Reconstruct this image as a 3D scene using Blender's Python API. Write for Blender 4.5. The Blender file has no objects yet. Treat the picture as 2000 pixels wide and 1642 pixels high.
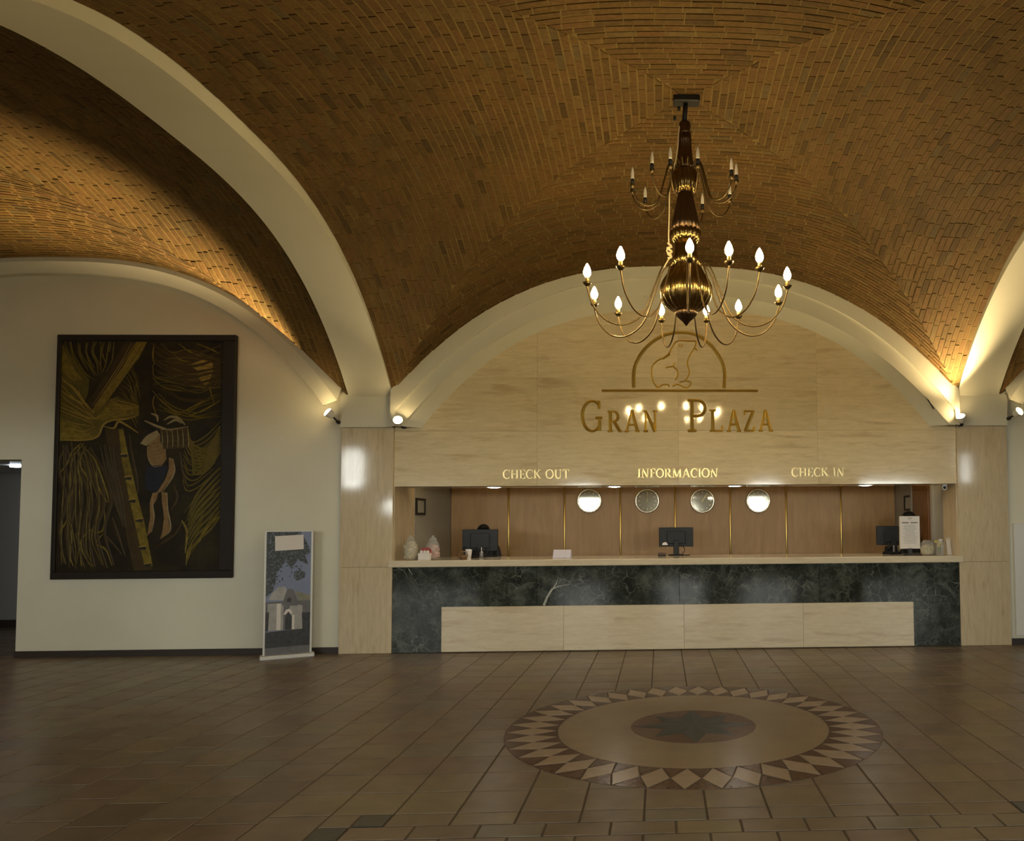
import bpy, bmesh, math, random
import numpy as np
from mathutils import Vector, Matrix

random.seed(7)
rng = np.random.default_rng(7)
SC = bpy.context.scene
COL = SC.collection
R = math.radians

# ------------------------------------------------------------------ camera
EYE = 1.55
F_PX, CX, CY, YAW, PITCH, ROLL = 1494.59, 1346.73, 951.89, .0373, .0462, -.0073
_fw = Vector((math.sin(YAW) * math.cos(PITCH), math.cos(YAW) * math.cos(PITCH), math.sin(PITCH)))
_r0 = Vector((math.cos(YAW), -math.sin(YAW), 0))
_u0 = _r0.cross(_fw)
_rt = _r0 * math.cos(ROLL) + _u0 * math.sin(ROLL)
_up = -_r0 * math.sin(ROLL) + _u0 * math.cos(ROLL)
cam_data = bpy.data.cameras.new('camera')
cam = bpy.data.objects.new('camera', cam_data)
COL.objects.link(cam)
cam_data.sensor_fit = 'HORIZONTAL'
cam_data.sensor_width = 36
cam_data.lens = F_PX / 2000 * 36
cam_data.shift_x = (1000 - CX) / 2000
cam_data.shift_y = (CY - 821) / 2000
cam_data.clip_start = .05
m = Matrix.Identity(4)
for i in range(3):
    m[i][0], m[i][1], m[i][2] = _rt[i], _up[i], -_fw[i]
m[0][3], m[1][3], m[2][3] = 0, 0, EYE
cam.matrix_world = m
SC.camera = cam


def ray(x, y):
    return _fw + _rt * ((x - CX) / F_PX) - _up * ((y - CY) / F_PX)


def on_y(x, y, Y):           # pixel -> point on a plane facing the room (Y known)
    d = ray(x, y)
    k = Y / d.y
    return (d.x * k, EYE + d.z * k)


def on_z(x, y, Z):
    d = ray(x, y)
    k = (Z - EYE) / d.z
    return (d.x * k, d.y * k)


# ------------------------------------------------------------------ world, exposure
SC.view_settings.view_transform = 'Standard'
SC.view_settings.look = 'None'
SC.view_settings.exposure = 0.0
SC.view_settings.gamma = 1.0
SC.view_settings.use_curve_mapping = False
SC.cycles.caustics_reflective = False
SC.cycles.caustics_refractive = False
SC.cycles.sample_clamp_indirect = 4.0
SC.cycles.max_bounces = 8
world = bpy.data.worlds.new('world')
SC.world = world
world.use_nodes = True
wb = world.node_tree.nodes['Background']
wb.inputs[0].default_value = (.97, 1.0, .93, 1)      # pale hazy daylight
wb.inputs[1].default_value = 40.0

BULB = 250.0        # chandelier bulb emission
WARM = (1.0, .76, .36)
SPOT = (1.0, .75, .38)


# ------------------------------------------------------------------ materials
MATS = {}


def mat(name, col=(.8, .8, .8), rough=.5, metal=0.0, spec=.5, emit=None, es=1.0, coat=0.0):
    mt = bpy.data.materials.new(name)
    mt.use_nodes = True
    b = mt.node_tree.nodes['Principled BSDF']
    b.inputs['Base Color'].default_value = (*col, 1)
    b.inputs['Roughness'].default_value = rough
    b.inputs['Metallic'].default_value = metal
    b.inputs['Specular IOR Level'].default_value = spec
    b.inputs['Coat Weight'].default_value = coat
    b.inputs['Coat Roughness'].default_value = .05
    if emit:
        b.inputs['Emission Color'].default_value = (*emit, 1)
        b.inputs['Emission Strength'].default_value = es
    MATS[name] = mt
    return mt


class NT:
    def __init__(s, mt):
        s.t = mt.node_tree
        s.b = s.t.nodes['Principled BSDF']

    def n(s, typ, **kw):
        nd = s.t.nodes.new(typ)
        for k, v in kw.items():
            if k.startswith('i_'):
                key = k[2:].replace('_', ' ')
                nd.inputs[key].default_value = v
            else:
                setattr(nd, k, v)
        return nd

    def l(s, a, b):
        s.t.links.new(a, b)

    def coord(s, scale=(1, 1, 1), kind='Object'):
        tc = s.n('ShaderNodeTexCoord')
        mp = s.n('ShaderNodeMapping')
        mp.inputs['Scale'].default_value = scale
        s.l(tc.outputs[kind], mp.inputs['Vector'])
        return mp.outputs['Vector']

    def pos(s, scale=(1, 1, 1)):
        g = s.n('ShaderNodeNewGeometry')
        mp = s.n('ShaderNodeMapping')
        mp.inputs['Scale'].default_value = scale
        s.l(g.outputs['Position'], mp.inputs['Vector'])
        return mp.outputs['Vector']

    def noise(s, vec, scale=5, detail=4, rough=.55, dist=0.0):
        nd = s.n('ShaderNodeTexNoise')
        nd.inputs['Scale'].default_value = scale
        nd.inputs['Detail'].default_value = detail
        nd.inputs['Roughness'].default_value = rough
        nd.inputs['Distortion'].default_value = dist
        s.l(vec, nd.inputs['Vector'])
        return nd.outputs['Fac']

    def ramp(s, fac, stops):
        r = s.n('ShaderNodeValToRGB')
        e = r.color_ramp.elements
        while len(e) < len(stops):
            e.new(.5)
        for el, (p, c) in zip(e, stops):
            el.position = p
            el.color = (*c, 1) if len(c) == 3 else c
        s.l(fac, r.inputs['Fac'])
        return r.outputs['Color']

    def mix(s, fac, a, b, mode='MIX'):
        nd = s.n('ShaderNodeMix', data_type='RGBA', blend_type=mode)
        for sock, v in ((nd.inputs[0], fac), (nd.inputs[6], a), (nd.inputs[7], b)):
            if hasattr(v, 'is_output'):
                s.l(v, sock)
            elif isinstance(v, tuple):
                sock.default_value = (*v, 1)
            else:
                sock.default_value = v
        return nd.outputs[2]

    def bump(s, h, strength=.2, dist=.01):
        b = s.n('ShaderNodeBump')
        b.inputs['Strength'].default_value = strength
        b.inputs['Distance'].default_value = dist
        s.l(h, b.inputs['Height'])
        s.l(b.outputs['Normal'], s.b.inputs['Normal'])

    def base(s, c):
        s.l(c, s.b.inputs['Base Color'])


def mat_plaster():
    mt = mat('plaster', (.70, .645, .50), .75, spec=.3)
    t = NT(mt)
    v = t.pos()
    t.base(t.ramp(t.noise(v, 1.3, 5), [(.3, (.735, .705, .555)), (.7, (.795, .76, .605))]))
    t.bump(t.noise(v, 30, 4), .12, .004)
    return mt


def mat_brick(name, single):
    mt = mat(name, (.4, .2, .07), .85, spec=.25)
    t = NT(mt)
    if single:
        oi = t.n('ShaderNodeObjectInfo')
        r = oi.outputs['Random']
    else:
        at = t.n('ShaderNodeAttribute', attribute_name='rnd')
        r = at.outputs['Fac']
    c = t.ramp(r, [(0, (.082, .048, .012)), (.08, (.112, .066, .0165)), (.3, (.132, .078, .0198)), (.5, (.149, .087, .0215)), (.7, (.152, .084, .0225)),
                   (.86, (.139, .075, .022)), (.94, (.165, .105, .030)), (1, (.119, .085, .033))])
    v = t.pos()
    big = t.ramp(t.noise(v, .9, 3), [(.3, (.80, .78, .78)), (.7, (1.12, 1.06, .98))])
    c = t.mix(1.0, c, big, 'MULTIPLY')
    fine = t.ramp(t.noise(v, 26, 4, .65), [(.3, (.68, .66, .63)), (.65, (1.1, 1.1, 1.1))])
    c = t.mix(1.0, c, fine, 'MULTIPLY')
    t.base(c)
    t.bump(t.noise(v, 60, 3), .4, .006)
    return mt


def mat_mortar():
    mt = mat('mortar', (.46, .32, .14), .95, spec=.15)
    t = NT(mt)
    v = t.pos()
    t.base(t.ramp(t.noise(v, 3, 5), [(.3, (.145, .095, .031)), (.7, (.235, .16, .056))]))
    t.bump(t.noise(v, 60, 3), .4, .005)
    return mt


def mat_travertine(name, vertical, dark=(.66, .54, .325), light=(.77, .645, .415), rough=.07):
    mt = mat(name, light, rough, spec=.5)
    t = NT(mt)
    sc = (30, 30, 4.5) if vertical else (4.5, 30, 30)
    oi = t.n('ShaderNodeObjectInfo')
    mp = t.n('ShaderNodeVectorMath', operation='ADD')
    cb = t.n('ShaderNodeCombineXYZ')
    mu = t.n('ShaderNodeMath', operation='MULTIPLY')
    mu.inputs[1].default_value = 40
    t.l(oi.outputs['Random'], mu.inputs[0])
    t.l(mu.outputs[0], cb.inputs[0])
    t.l(mu.outputs[0], cb.inputs[2])
    v0 = t.pos(sc)
    t.l(v0, mp.inputs[0])
    t.l(cb.outputs[0], mp.inputs[1])
    v = mp.outputs[0]
    a = t.ramp(t.noise(v, 1.0, 6, .6, .5), [(.22, dark), (.42, tuple((x + y) / 2 for x, y in zip(dark, light))), (.6, light), (.85, tuple(min(1, x * 1.08) for x in light))])
    pits = t.ramp(t.noise(v, 4.5, 3, .7), [(.30, (.80, .76, .70)), (.38, (1, 1, 1))])
    c = t.mix(.8, a, t.mix(1.0, a, pits, 'MULTIPLY'))
    big = t.n('ShaderNodeVectorMath', operation='MULTIPLY')
    t.l(v, big.inputs[0])
    big.inputs[1].default_value = (.35, .35, .35)
    c = t.mix(1.0, c, t.ramp(t.noise(big.outputs[0], 1.0, 4, .6, .4), [(.56, (1, 1, 1)), (.70, (.84, .78, .72))]), 'MULTIPLY')
    vr = t.n('ShaderNodeMapRange')
    t.l(oi.outputs['Random'], vr.inputs[0])
    vr.inputs[3].default_value = .93
    vr.inputs[4].default_value = 1.05
    hs = t.n('ShaderNodeHueSaturation')
    t.l(c, hs.inputs['Color'])
    t.l(vr.outputs[0], hs.inputs['Value'])
    t.base(hs.outputs[0])
    return mt


def mat_green_marble():
    mt = mat('green_marble', (.03, .04, .035), .06, spec=.36)
    t = NT(mt)
    v = t.pos()
    n1 = t.noise(v, 4.5, 8, .66, .6)
    c = t.ramp(n1, [(.32, (.010, .012, .010)), (.46, (.024, .029, .024)), (.58, (.055, .064, .054)), (.70, (.11, .122, .105))])
    # web of thin pale veins: borders of distorted cells, patchy
    dn = t.n('ShaderNodeTexNoise')
    dn.inputs['Scale'].default_value = 6
    dn.inputs['Detail'].default_value = 6
    t.l(v, dn.inputs['Vector'])
    sub = t.n('ShaderNodeVectorMath', operation='MULTIPLY_ADD')
    t.l(dn.outputs['Color'], sub.inputs[0])
    sub.inputs[1].default_value = (.22, .22, .22)
    t.l(v, sub.inputs[2])
    for scale, wdt, colr, m0 in ((7, .05, (.22, .24, .205), .45), (15, .06, (.13, .145, .125), .42)):
        vo = t.n('ShaderNodeTexVoronoi', feature='DISTANCE_TO_EDGE')
        vo.inputs['Scale'].default_value = scale
        t.l(sub.outputs[0], vo.inputs['Vector'])
        vein_ = t.ramp(vo.outputs['Distance'], [(0, (1, 1, 1)), (wdt * .4, (.4, .4, .4)), (wdt, (0, 0, 0))])
        msk = t.ramp(t.noise(v, scale * .45, 3), [(m0, (0, 0, 0)), (m0 + .2, (.9, .9, .9))])
        fm = t.mix(1.0, vein_, msk, 'MULTIPLY')
        sep = t.n('ShaderNodeSeparateColor')
        t.l(fm, sep.inputs[0])
        c = t.mix(sep.outputs[0], c, colr)
    t.base(c)
    return mt


def mat_tile(name, single):
    mt = mat(name, (.2, .13, .08), .33, spec=.3)
    t = NT(mt)
    if single:
        r = t.n('ShaderNodeObjectInfo').outputs['Random']
    else:
        r = t.n('ShaderNodeAttribute', attribute_name='rnd').outputs['Fac']
    c = t.ramp(r, [(0, (.200, .148, .105)), (.25, (.230, .174, .122)), (.5, (.247, .190, .134)), (.68, (.226, .158, .112)), (.8, (.254, .197, .122)),
                   (.9, (.216, .184, .142)), (1, (.266, .206, .114))])
    v = t.pos()
    f = t.ramp(t.noise(v, 5, 5, .6), [(.25, (.74, .73, .72)), (.7, (1.1, 1.1, 1.08))])
    t.base(t.mix(1.0, c, f, 'MULTIPLY'))
    rr = t.n('ShaderNodeMapRange')
    t.l(t.noise(v, 3, 2), rr.inputs[0])
    rr.inputs[3].default_value = .27
    rr.inputs[4].default_value = .40
    t.l(rr.outputs[0], t.b.inputs['Roughness'])
    t.bump(t.noise(v, 5, 2), .03, .004)
    return mt


def mat_wood(name, a, b, rough=.3, sc=(2.2, 2.2, .35), coat=.3):
    mt = mat(name, a, rough, coat=coat)
    t = NT(mt)
    v = t.pos(sc)
    t.base(t.ramp(t.noise(v, 4, 6, .6, .8), [(.3, a), (.7, b)]))
    return mt


def mat_speckle(name, cols, scale=40, rough=.6):
    mt = mat(name, cols[0], rough, spec=.2 if name.startswith(('paint', 'canvas')) else .4)
    t = NT(mt)
    n = len(cols)
    t.base(t.ramp(t.noise(t.pos(), scale, 4, .7), [(.3 + .4 * i / (n - 1), c) for i, c in enumerate(cols)]))
    return mt


PLASTER = mat_plaster()
BRICK = mat_brick('brick_many', False)
BRICK1 = mat_brick('brick_single', True)
MORTAR = mat_mortar()
TRAV_H = mat_travertine('travertine_wall', False)
TRAV_V = mat_travertine('travertine_pillar', True, (.52, .42, .27), (.63, .52, .345), .07)
TRAV_V.node_tree.nodes['Principled BSDF'].inputs['Specular IOR Level'].default_value = .34
TRAV_P = mat_travertine('travertine_panel', False, (.70, .60, .43), (.79, .69, .51), .06)
GREEN = mat_green_marble()
TILE = mat_tile('tile_many', False)
TILE1 = mat_tile('tile_single', True)
GROUT = mat('grout', (.12, .092, .066), .8)
TILE_DK = mat_speckle('tile_black', [(.02, .022, .02), (.045, .048, .042)], 20, .3)
JOINT = mat('joint_beige', (.30, .23, .13), .6)
MED_LT = mat_speckle('medallion_light', [(.43, .335, .25), (.50, .395, .30)], 12, .24)
MED_DK = mat_speckle('medallion_brown', [(.092, .046, .028), (.135, .068, .042)], 12, .24)
MED_MID = mat_speckle('medallion_beige', [(.355, .275, .185), (.41, .315, .205)], 3, .24)
STAR_A = mat_speckle('star_grey', [(.034, .035, .037), (.050, .051, .053)], 20, .3)
STAR_B = mat_speckle('star_green', [(.014, .018, .015), (.026, .030, .024)], 20, .3)
WOODP = mat_wood('panel_wood', (.33, .19, .075), (.43, .26, .115), .48, coat=.0)
WOODD = mat_wood('door_wood', (.13, .055, .018), (.2, .09, .03), .4)
BASEB = mat('baseboard_brown', (.035, .024, .018), .5)
BRASS = mat('brass', (.90, .66, .22), .38, 1.0)
GOLD = mat('gold_polished', (.95, .70, .18), .34, 1.0)
GOLDM = mat('gold_small', (.95, .76, .38), .42, 1.0)
BRONZE = mat('bronze_dark', (.12, .075, .042), .38, 1.0)
BRONZE2 = mat('bronze_fluted', (.22, .145, .05), .24, 1.0)
ARMM = mat('arm_brass', (.17, .115, .05), .42, 1.0)
BULB_ON = mat('bulb_lit', (1, .9, .7), .3, emit=WARM, es=BULB)
BULB_OFF = mat('bulb_unlit', (.82, .76, .68), .25)
BLACK = mat('black_plastic', (.008, .008, .009), .5, spec=.3)
BLACKM = mat('black_metal', (.03, .028, .026), .45, .6)
WHITE = mat('white_plastic', (.75, .74, .70), .4)
PAPER = mat('paper', (.78, .73, .68), .7)
INK = mat('ink_grey', (.32, .30, .28), .8)
GREYW = mat('grey_paint', (.34, .32, .28), .7)
GREYD = mat('corridor_paint', (.30, .29, .28), .75)
FRAMEB = mat('frame_black', (.02, .015, .011), .5, spec=.25)
CREAM = mat('cord_cream', (.55, .45, .27), .7)
LENS = mat('spot_lens', (1, .9, .7), .3, emit=(1, .74, .36), es=80.0)
DOWNL = mat('downlight_lens', (1, 1, 1), .3, emit=(1, .90, .74), es=60)
COOLL = mat('corridor_lamp', (1, 1, 1), .3, emit=(.85, .92, 1), es=22)
CLOCKF = mat('clock_face', (.60, .575, .46), .05, .55)
CLOCKM = mat('clock_mark', (.85, .82, .70), .5)
CLOCKR = mat('clock_rim', (.74, .68, .54), .22, 1.0)
GLASS = mat('jar_glass', (.66, .66, .60), .06, spec=.8)
GLASS.node_tree.nodes['Principled BSDF'].inputs['Alpha'].default_value = .28
SKIN = mat('skin', (.34, .18, .105), .55)
HAIR = mat('hair', (.008, .006, .006), .5)
CLOTH = mat('cloth_black', (.014, .013, .015), .85)


# ------------------------------------------------------------------ mesh helpers
class MB:
    def __init__(s):
        s.v, s.f, s.sm = [], [], []

    def add(s, vs, fs, smooth=False):
        o = len(s.v)
        s.v += [tuple(p) for p in vs]
        s.f += [tuple(i + o for i in f) for f in fs]
        s.sm += [smooth] * len(fs)
        return s

    def box(s, x0, x1, y0, y1, z0, z1):
        return s.add([(x0, y0, z0), (x1, y0, z0), (x1, y1, z0), (x0, y1, z0), (x0, y0, z1), (x1, y0, z1), (x1, y1, z1), (x0, y1, z1)],
                     [(0, 3, 2, 1), (4, 5, 6, 7), (0, 1, 5, 4), (1, 2, 6, 5), (2, 3, 7, 6), (3, 0, 4, 7)])

    def bbox(s, x0, x1, y0, y1, z0, z1, b=.004):
        """box with chamfered edges"""
        bm = bmesh.new()
        bmesh.ops.create_cube(bm, size=1)
        for v in bm.verts:
            v.co = Vector(((x0 + x1) / 2 + v.co.x * (x1 - x0), (y0 + y1) / 2 + v.co.y * (y1 - y0), (z0 + z1) / 2 + v.co.z * (z1 - z0)))
        bmesh.ops.bevel(bm, geom=bm.edges[:], offset=b, segments=1, affect='EDGES')
        bm.verts.index_update()
        s.add([v.co[:] for v in bm.verts], [[v.index for v in f.verts] for f in bm.faces])
        bm.free()
        return s

    def plate_y(s, poly, y_front, y_back):
        """polygon of (x,z) extruded in y, front at the smaller y"""
        n = len(poly)
        area = sum(poly[i][0] * poly[(i + 1) % n][1] - poly[(i + 1) % n][0] * poly[i][1] for i in range(n))
        if area < 0:
            poly = poly[::-1]
        vs = [(x, y_front, z) for x, z in poly] + [(x, y_back, z) for x, z in poly]
        fs = [tuple(range(n)), tuple(range(2 * n - 1, n - 1, -1))] + [(i, i + n, (i + 1) % n + n, (i + 1) % n) for i in range(n)]
        return s.add(vs, fs)

    def prism_z(s, poly, z0, z1):
        n = len(poly)
        area = sum(poly[i][0] * poly[(i + 1) % n][1] - poly[(i + 1) % n][0] * poly[i][1] for i in range(n))
        if area < 0:
            poly = poly[::-1]
        vs = [(x, y, z0) for x, y in poly] + [(x, y, z1) for x, y in poly]
        fs = [tuple(range(n - 1, -1, -1)), tuple(range(n, 2 * n))] + [(i, (i + 1) % n, (i + 1) % n + n, i + n) for i in range(n)]
        return s.add(vs, fs)

    def lathe(s, prof, cx=0, cy=0, seg=24, flute=0, fl=.0):
        """prof: (r,z) from top to bottom"""
        vs, fs = [], []
        for r, z in prof:
            for k in range(seg):
                a = 2 * math.pi * k / seg
                rr = r * (1 - fl + fl * abs(math.sin(flute * a / 2)) * 1.6) if flute else r
                vs.append((cx + rr * math.cos(a), cy + rr * math.sin(a), z))
        for i in range(len(prof) - 1):
            for k in range(seg):
                k2 = (k + 1) % seg
                fs.append((i * seg + k, (i + 1) * seg + k, (i + 1) * seg + k2, i * seg + k2))
        fs.append(tuple(range(seg)))
        fs.append(tuple(range((len(prof) - 1) * seg + seg - 1, (len(prof) - 1) * seg - 1, -1)))
        return s.add(vs, fs, True)

    def tube(s, pts, r, seg=8, caps=True):
        pts = [Vector(p) for p in pts]
        rad = r if isinstance(r, (list, tuple)) else [r] * len(pts)
        vs, fs = [], []
        ref = None
        for i, p in enumerate(pts):
            d = (pts[min(i + 1, len(pts) - 1)] - pts[max(i - 1, 0)])
            if d.length < 1e-9:
                d = Vector((0, 0, 1))
            d.normalize()
            if ref is None:
                ref = Vector((0, 0, 1)) if abs(d.z) < .9 else Vector((1, 0, 0))
            a = d.cross(ref)
            if a.length < 1e-4:
                ref = Vector((1, 0, 0)) if abs(d.x) < .9 else Vector((0, 1, 0))
                a = d.cross(ref)
            a.normalize()
            b = d.cross(a)
            ref = -(d.cross(a).cross(d)).cross(d) if False else ref
            for k in range(seg):
                t = 2 * math.pi * k / seg
                vs.append(p + (a * math.cos(t) + b * math.sin(t)) * rad[i])
        for i in range(len(pts) - 1):
            for k in range(seg):
                k2 = (k + 1) % seg
                fs.append((i * seg + k, i * seg + k2, (i + 1) * seg + k2, (i + 1) * seg + k))
        if caps:
            fs.append(tuple(range(seg - 1, -1, -1)))
            fs.append(tuple(range((len(pts) - 1) * seg, len(pts) * seg)))
        return s.add(vs, fs, True)

    def build(s, name, material, parent=None):
        me = bpy.data.meshes.new(name)
        me.from_pydata(s.v, [], s.f)
        me.polygons.foreach_set('use_smooth', s.sm)
        me.materials.append(material)
        me.update()
        return link(name, me, parent)


def link(name, me, parent=None):
    o = bpy.data.objects.new(name, me)
    COL.objects.link(o)
    if parent:
        o.parent = parent
    return o


def tag(o, label, cat, group=None):
    o['label'] = label
    o['category'] = cat
    if group:
        o['group'] = group
    return o


def thing(name, label, cat, loc=(0, 0, 0), rz=0, group=None):
    o = bpy.data.objects.new(name, None)
    o.empty_display_size = .1
    COL.objects.link(o)
    o.location = loc
    o.rotation_euler = (0, 0, rz)
    return tag(o, label, cat, group)


def struct(o, label=None, cat=None):
    o['kind'] = 'structure'
    if label:
        o['label'] = label
    if cat:
        o['category'] = cat
    return o


def spline(pts, n=8):
    """Catmull-Rom through the points"""
    P = [Vector(p) for p in pts]
    P = [P[0] * 2 - P[1]] + P + [P[-1] * 2 - P[-2]]
    out = []
    for i in range(1, len(P) - 2):
        for k in range(n):
            t = k / n
            a, b, c, d = P[i - 1:i + 3]
            out.append(.5 * ((2 * b) + (c - a) * t + (2 * a - 5 * b + 4 * c - d) * t * t + (3 * b - a - 3 * c + d) * t ** 3))
    out.append(P[-2])
    return out


# ------------------------------------------------------------------ dimensions of the place
XC, YC, HALF = .225, 5.93, 3.49          # middle of the central vaulted bay, half its inner span
PITCHX = 7.63                            # bay to bay
WALL = 9.53                              # plastered wall plane
ZP = 2.745                               # top of the marble pillars
PL0, PL1, PR0, PR1 = -3.90, -3.27, 3.72, 4.36
BACK = -6.2                              # window wall behind the camera
XL, XR = -11.6, 12.05

# ------------------------------------------------------------------ floor
fl = struct(MB().box(XL - .3, XR + .3, BACK - .3, 12.6, -.12, -.004).build('floor', GROUT), 'brown glazed clay tile floor with dark joints', 'floor')
T, G0 = .3355, .236
MEDC, MR = (.237, 5.93), (1.4105, 1.024, .474)


def px_area(c, hx, hy):
    def pr(p):
        d = Vector(p) - Vector((0, 0, EYE))
        z = d.dot(_fw)
        if z < .3:
            return None
        return (CX + F_PX * d.dot(_rt) / z, CY - F_PX * d.dot(_up) / z)
    q = pr(c)
    if not q or not (-60 < q[0] < 2060 and -60 < q[1] < 1700):
        return 0
    return 4 * hx * hy


tiles = []      # x0,x1,y0,y1,dark


def add_tile(x0, x1, y0, y1, dark=False):
    cx, cy = (x0 + x1) / 2, (y0 + y1) / 2
    far = max(math.hypot(a - MEDC[0], b - MEDC[1]) for a in (x0, x1) for b in (y0, y1))
    if far < MR[0] - .01 or x1 < XL or x0 > XR or y0 > 12.3:
        return
    tiles.append((x0, x1, y0, y1, dark))


y_main = 4.072
for k in range(-36, 36):
    x0, x1 = G0 + k * T, G0 + (k + 1) * T
    mid = abs((x0 + x1) / 2 - G0)
    if mid < 1.85:
        # half-depth course beside the border, then square tiles
        if 1.6 < mid:
            s = -1 if x0 < G0 else 1
            xm = (x0 + x1) / 2
            add_tile(x0, xm, y_main, y_main + T / 2, s > 0)
            add_tile(xm, x1, y_main, y_main + T / 2, s < 0)
        else:
            add_tile(x0, x1, y_main, y_main + T / 2)
        y = y_main + T / 2
        while y < 9.5:
            add_tile(x0, x1, y, y + T)
            y += T
    else:
        y = y_main + (T / 2 if k % 2 else .08) - 2 * T
        while y < 12.4:
            add_tile(x0, x1, y, y + T)
            y += T
# brick-bond border courses nearest the viewer, with dark squares at the corners
for j in range(1, 6):
    y1 = y_main - (j - 1) * T / 2
    y0 = y1 - T / 2
    if j % 2:
        for k in range(-6, 5):
            add_tile(G0 + (k + .5) * T, G0 + (k + 1.5) * T, y0, y1)
        add_tile(G0 - 6 * T, G0 - 5.5 * T, y0, y1, j == 1)
        add_tile(G0 + 5.5 * T, G0 + 6 * T, y0, y1, j == 1)
    else:
        for k in range(-6, 6):
            add_tile(G0 + k * T, G0 + (k + 1) * T, y0, y1)
# rest of floor toward the windows (plain squares)
for k in range(-36, 36):
    x0, x1 = G0 + k * T, G0 + (k + 1) * T
    mid = abs((x0 + x1) / 2 - G0)
    y = y_main - (5 * T / 2 if mid < 1.85 else 2 * T - (T / 2 if k % 2 else .08))
    while y > BACK:
        add_tile(x0, x1, y - T, y)
        y -= T


def pr_px(x, y, z=0):
    d = Vector((x, y, z - EYE))
    k = d.dot(_fw)
    if k < .5:
        return None
    return (CX + F_PX * d.dot(_rt) / k, CY - F_PX * d.dot(_up) / k)


def quad_px(t):
    q = [pr_px(x, y) for x, y in ((t[0], t[2]), (t[1], t[2]), (t[1], t[3]), (t[0], t[3]))]
    if any(p is None for p in q):
        return 0
    c = (sum(p[0] for p in q) / 4, sum(p[1] for p in q) / 4)
    if not (-20 < c[0] < 2020 and 1200 < c[1] < 1680):
        return 0
    return abs(sum(q[i][0] * q[(i + 1) % 4][1] - q[(i + 1) % 4][0] * q[i][1] for i in range(4))) / 2


tiles.sort(key=quad_px, reverse=True)
GAP, BV = .0035, .004


def tile_geo(mb, x0, x1, y0, y1):
    a0, a1, b0, b1 = x0 + GAP, x1 - GAP, y0 + GAP, y1 - GAP
    mb.add([(a0, b0, -.008), (a1, b0, -.008), (a1, b1, -.008), (a0, b1, -.008),
            (a0 + BV, b0 + BV, 0), (a1 - BV, b0 + BV, 0), (a1 - BV, b1 - BV, 0), (a0 + BV, b1 - BV, 0)],
           [(4, 5, 6, 7), (0, 1, 5, 4), (1, 2, 6, 5), (2, 3, 7, 6), (3, 0, 4, 7)])


shared = {}
rest = MB()
rest_dark = MB()
for i, t in enumerate(tiles):
    x0, x1, y0, y1, dark = t
    if i < 300:
        key = (round(x1 - x0, 3), round(y1 - y0, 3), dark)
        if key not in shared:
            mb = MB()
            w, h = (x1 - x0) / 2, (y1 - y0) / 2
            tile_geo(mb, -w, w, -h, h)
            me = bpy.data.meshes.new('floor_tile')
            me.from_pydata(mb.v, [], mb.f)
            me.materials.append(TILE_DK if dark else TILE1)
            shared[key] = me
        o = link('floor_tile', shared[key], fl)
        o.location = ((x0 + x1) / 2, (y0 + y1) / 2, random.uniform(-.0008, .0008))
        o.rotation_euler = (random.uniform(-.0012, .0012), random.uniform(-.0012, .0012), 0)
        if dark:
            o['label'] = 'black accent tile'
    else:
        tile_geo(rest_dark if dark else rest, x0, x1, y0, y1)
fr = rest.build('floor_tiles_far', TILE, fl)
fr['kind'] = 'stuff'
att = fr.data.attributes.new('rnd', 'FLOAT', 'FACE')
att.data.foreach_set('value', np.repeat(rng.random(len(rest.f) // 5), 5))
if rest_dark.f:
    o = rest_dark.build('dark_tiles_far', TILE_DK, fl)
    o['kind'] = 'stuff'

# inlaid medallion
mc = Vector((*MEDC, 0))


def P(r, deg):
    a = R(deg)
    return (MEDC[0] + r * math.cos(a), MEDC[1] + r * math.sin(a))


med = MB().prism_z([P(MR[0], a) for a in range(0, 360, 3)], -.004, .0012).build('medallion', GROUT, fl)
med['label'] = 'round inlaid floor medallion with diamond ring and star'
NB, RM = 40, 1.215
zt = (.0006, .0026)
for i in range(NB):
    a = 90 + 4.5 + i * 9
    d = .35
    MB().prism_z([P(MR[0] - .012, a), P(RM, a + 4.5 - d * .6), P(MR[1] + .012, a), P(RM, a - 4.5 + d * .6)], *zt).build('diamond_inlay', MED_LT, med)
    MB().prism_z([P(MR[0] - .004, a + .5), P(MR[0] - .002, a + 2.5), P(MR[0], a + 4.5), P(MR[0] - .002, a + 6.5), P(MR[0] - .004, a + 8.5), P(RM + .012, a + 4.5)], *zt).build('triangle_inlay', MED_DK, med)
    MB().prism_z([P(MR[1] + .004, a + .6), P(MR[1] + .003, a + 4.5), P(MR[1] + .004, a + 8.4), P(RM - .012, a + 4.5)], *zt).build('triangle_inlay', MED_DK, med)
for q in range(4):      # beige field in four quarters
    pts = [P(MR[1] - .002, q * 90 + k) for k in np.linspace(.015, 89.985, 31)] + [P(MR[2] + .004, q * 90 + k) for k in np.linspace(89.97, .03, 21)]
    MB().prism_z(pts, *zt).build('field_inlay', MED_MID, med)
disc = MB().prism_z([P(MR[2], a) for a in range(0, 360, 5)], .0006, .0024).build('star_ground', mat_speckle('star_brown', [(.15, .085, .055), (.20, .115, .075)], 12, .24), med)
for k in range(8):
    a = k * 45 + 90
    rt = MR[2] * (.985 if k % 2 == 0 else .86)
    for s, mm in ((-1, STAR_A), (1, STAR_B)):
        MB().prism_z([MEDC, P(rt, a), P(MR[2] * .5, a + s * 22.5)], .0024, .0036 + .0002 * (k % 2)).build('star_point', mm, med)

# ------------------------------------------------------------------ vaults


def vault_z(x, y, xc, yc, za, drop, dome):
    s = np.abs(x - xc) / HALF
    t = np.abs(y - yc) / HALF
    lo, hi = np.minimum(s, t), np.maximum(s, t)
    return za - drop * lo ** 2.6 + dome * (1 - hi ** 2)


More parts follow.
